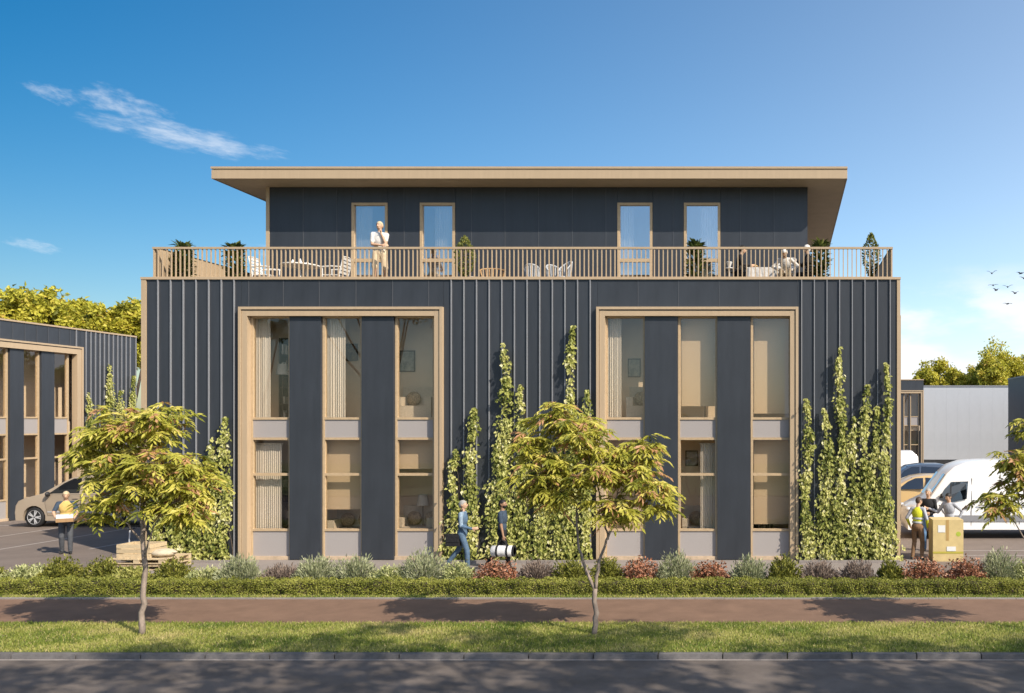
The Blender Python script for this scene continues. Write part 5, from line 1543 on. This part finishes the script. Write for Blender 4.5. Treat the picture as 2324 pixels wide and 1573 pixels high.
def potted(px, D, wpx, toppy, label, kind='broad', pot='white', seed=0, boxw=None):
    rng = np.random.default_rng(seed); x = gx(px, D); w = wpx * D / F; h = gz(toppy, D) - ZT
    t = thing('potted_plant', label, 'plant', (x, D, ZT), 0, GP); ph = .26
    if boxw:
        b = boxw; m = MB(); m.box(-b, b, -.16, .16, 0, .26); m.build('planter', POTM, t); ph = .27
        for s in (-1, 1): MB().path([(s * b * .95, 0, .26), (s * b * 1.0, 0, .36), (s * b * .6, 0, .37), (s * b * .5, 0, .26)], .015, 5).build('handle', POTM, t)
        MB().box(-b + .02, b - .02, -.14, .14, .2605, .265).build('soil', SOIL, t)
    else:
        pm = {'white': POTM, 'dark': POTD, 'terra': POTT}[pot]
        MB().lathe([(.0, 0), (.12, 0), (.17, .24), (.18, .26), (.16, .26), (.15, .22), (0, .22)], n=16).build('pot', pm, t); MB().lathe([(0, .221), (.148, .221), (.148, .23), (0, .23)], n=14).build('soil', SOIL, t)
    m = MB(); tips = []
    for k in range(5):
        a = rng.uniform(0, 6.28); r = w * rng.uniform(.15, .6); q = Vector((r * math.cos(a), r * math.sin(a), h * rng.uniform(.72, .95))); m.path([(0, 0, ph - .06), (q.x * .4, q.y * .4, h * .5), tuple(q)], [.014, .010, .005], 5); tips.append(q)
    m.build('stem', BARKD, t)
    if kind == 'broad':
        n = 420
        z = ph + (h - ph) * rng.random(n) ** .8; a = rng.uniform(0, 6.28, n); rad = w * (.35 + .65 * rng.random(n)) * np.where(z > h * .85, .7, 1)
        p0 = np.stack([rad * np.cos(a) * .55, rad * np.sin(a) * .55, z * .92], 1)
        ax = np.stack([np.cos(a), np.sin(a), rng.normal(.55, .5, n)], 1); L_ = rng.uniform(.14, .25, n)
        stuff(leaves('foliage', p0, ax, np.stack([-np.cos(a) * .6, -np.sin(a) * .6, np.ones(n)], 1) + unit(n, rng) * .4, L_, L_ * .42, DKL, np.clip(rng.normal(.45, .3, n), 0, 1), t))
    else:
        n = 900; d = unit(n, rng); zz = (d[:, 2] + 1) / 2
        prof = np.sin(np.clip(zz, 0, 1) * math.pi) ** .7 * np.where(zz > .6, 1 - (zz - .6) * .9, 1)
        cz = ph + .12; a = np.arctan2(d[:, 1], d[:, 0]); rr = w * prof * (.75 + .3 * rng.random(n))
        p0 = np.stack([rr * np.cos(a), rr * np.sin(a), cz + (h - cz) * zz], 1)
        L_ = rng.uniform(.05, .10, n)
        stuff(leaves('foliage', p0, d + unit(n, rng) * .7 + np.array([0, 0, .5]), d + unit(n, rng) * .6, L_, L_ * .5, TOPI, np.clip(rng.normal(.5, .25, n), 0, 1), t))


potted(416, 24.0, 27, 547, 'left one of two dark leafy plants by the left end of the railing', 'broad', 'dark', 1)
potted(533, 24.0, 26, 551, 'right one of two dark leafy plants at the left end of the railing', 'broad', 'dark', 2)
potted(1055, 24.0, 20, 540, 'yellow-green bush in a white planter box beside the second terrace door', 'topiary', 'white', 3, boxw=.23)
potted(1578, 24.2, 26, 543, 'dark large-leaved plant in front of the rightmost terrace door', 'broad', 'terra', 4)
potted(1862, 23.9, 26, 541, 'dark palm-like plant behind the white-haired man in the dark suit', 'broad', 'white', 5)
potted(1977, 24.0, 18, 533, 'clipped pointed bush in a pot at the right end of the terrace', 'topiary', 'white', 6)

# ------------------------------------------------------------------ birds
BIRD = mat('dark_feathers', (.05, .055, .065), .7, .2, 20)
for i, (px, py, sp, dihed, yaw, lab) in enumerate(((2251, 621, 24, .55, -.3, 'top left bird of the flock, wings raised in a V'), (2317, 621, 26, .15, .4, 'bird at the right edge of the view beside the flock, wings bent'), (2324, 632, 22, .3, 0, 'bird cut by the right edge of the view, just below another'),
      (2254, 648, 24, .08, -.35, 'gliding bird with flat wings under the top left one'), (2287, 652, 24, .40, -.3, 'bird with raised left wing right of the flat gliding one'), (2261, 659, 17, .5, .3, 'small bird with V-shaped wings at the middle of the flock'),
      (2304, 666, 20, .45, .2, 'bird with V-shaped wings low at the right of the flock'), (2287, 690, 24, .04, .2, 'lowest bird of the flock, wings held flat'))):
    D = 42 + i * .6; p = at(px, py, D); t = thing('bird', lab, 'bird', tuple(p), R(90) * 0 + yaw, 'birds in the sky on the right'); w = sp * D / F / 2
    MB().path([(-.0, -.15, .0), (0, -.11, .01), (0, -.03, .015), (0, .07, .005), (0, .16, 0)], [.012, .03, .042, .028, .008], 8).build('body', BIRD, t, smooth=True)
    for s in (-1, 1):
        z1 = w * .55 * (dihed + .25); z2 = w * dihed * 1.0
        vs = []
        for (xx, zz, ch, th) in ((.02, .01, .10, .012), (w * .48, z1, .105, .010), (w * .8, (z1 + z2) / 2 + .01, .075, .006), (w, z2, .015, .003)):
            vs += [(s * xx, -ch * .6 + xx * .12, zz), (s * xx, 0 + xx * .12, zz + th), (s * xx, ch * .6 + xx * .12, zz), (s * xx, 0 + xx * .12, zz - th)]
        fs = []
        for j in range(3):
            for k in range(4): fs.append((j * 4 + k, j * 4 + (k + 1) % 4, j * 4 + 4 + (k + 1) % 4, j * 4 + 4 + k))
        fs += [(3, 2, 1, 0), (12, 13, 14, 15)]
        MB().add(vs, fs).build('wing', BIRD, t)
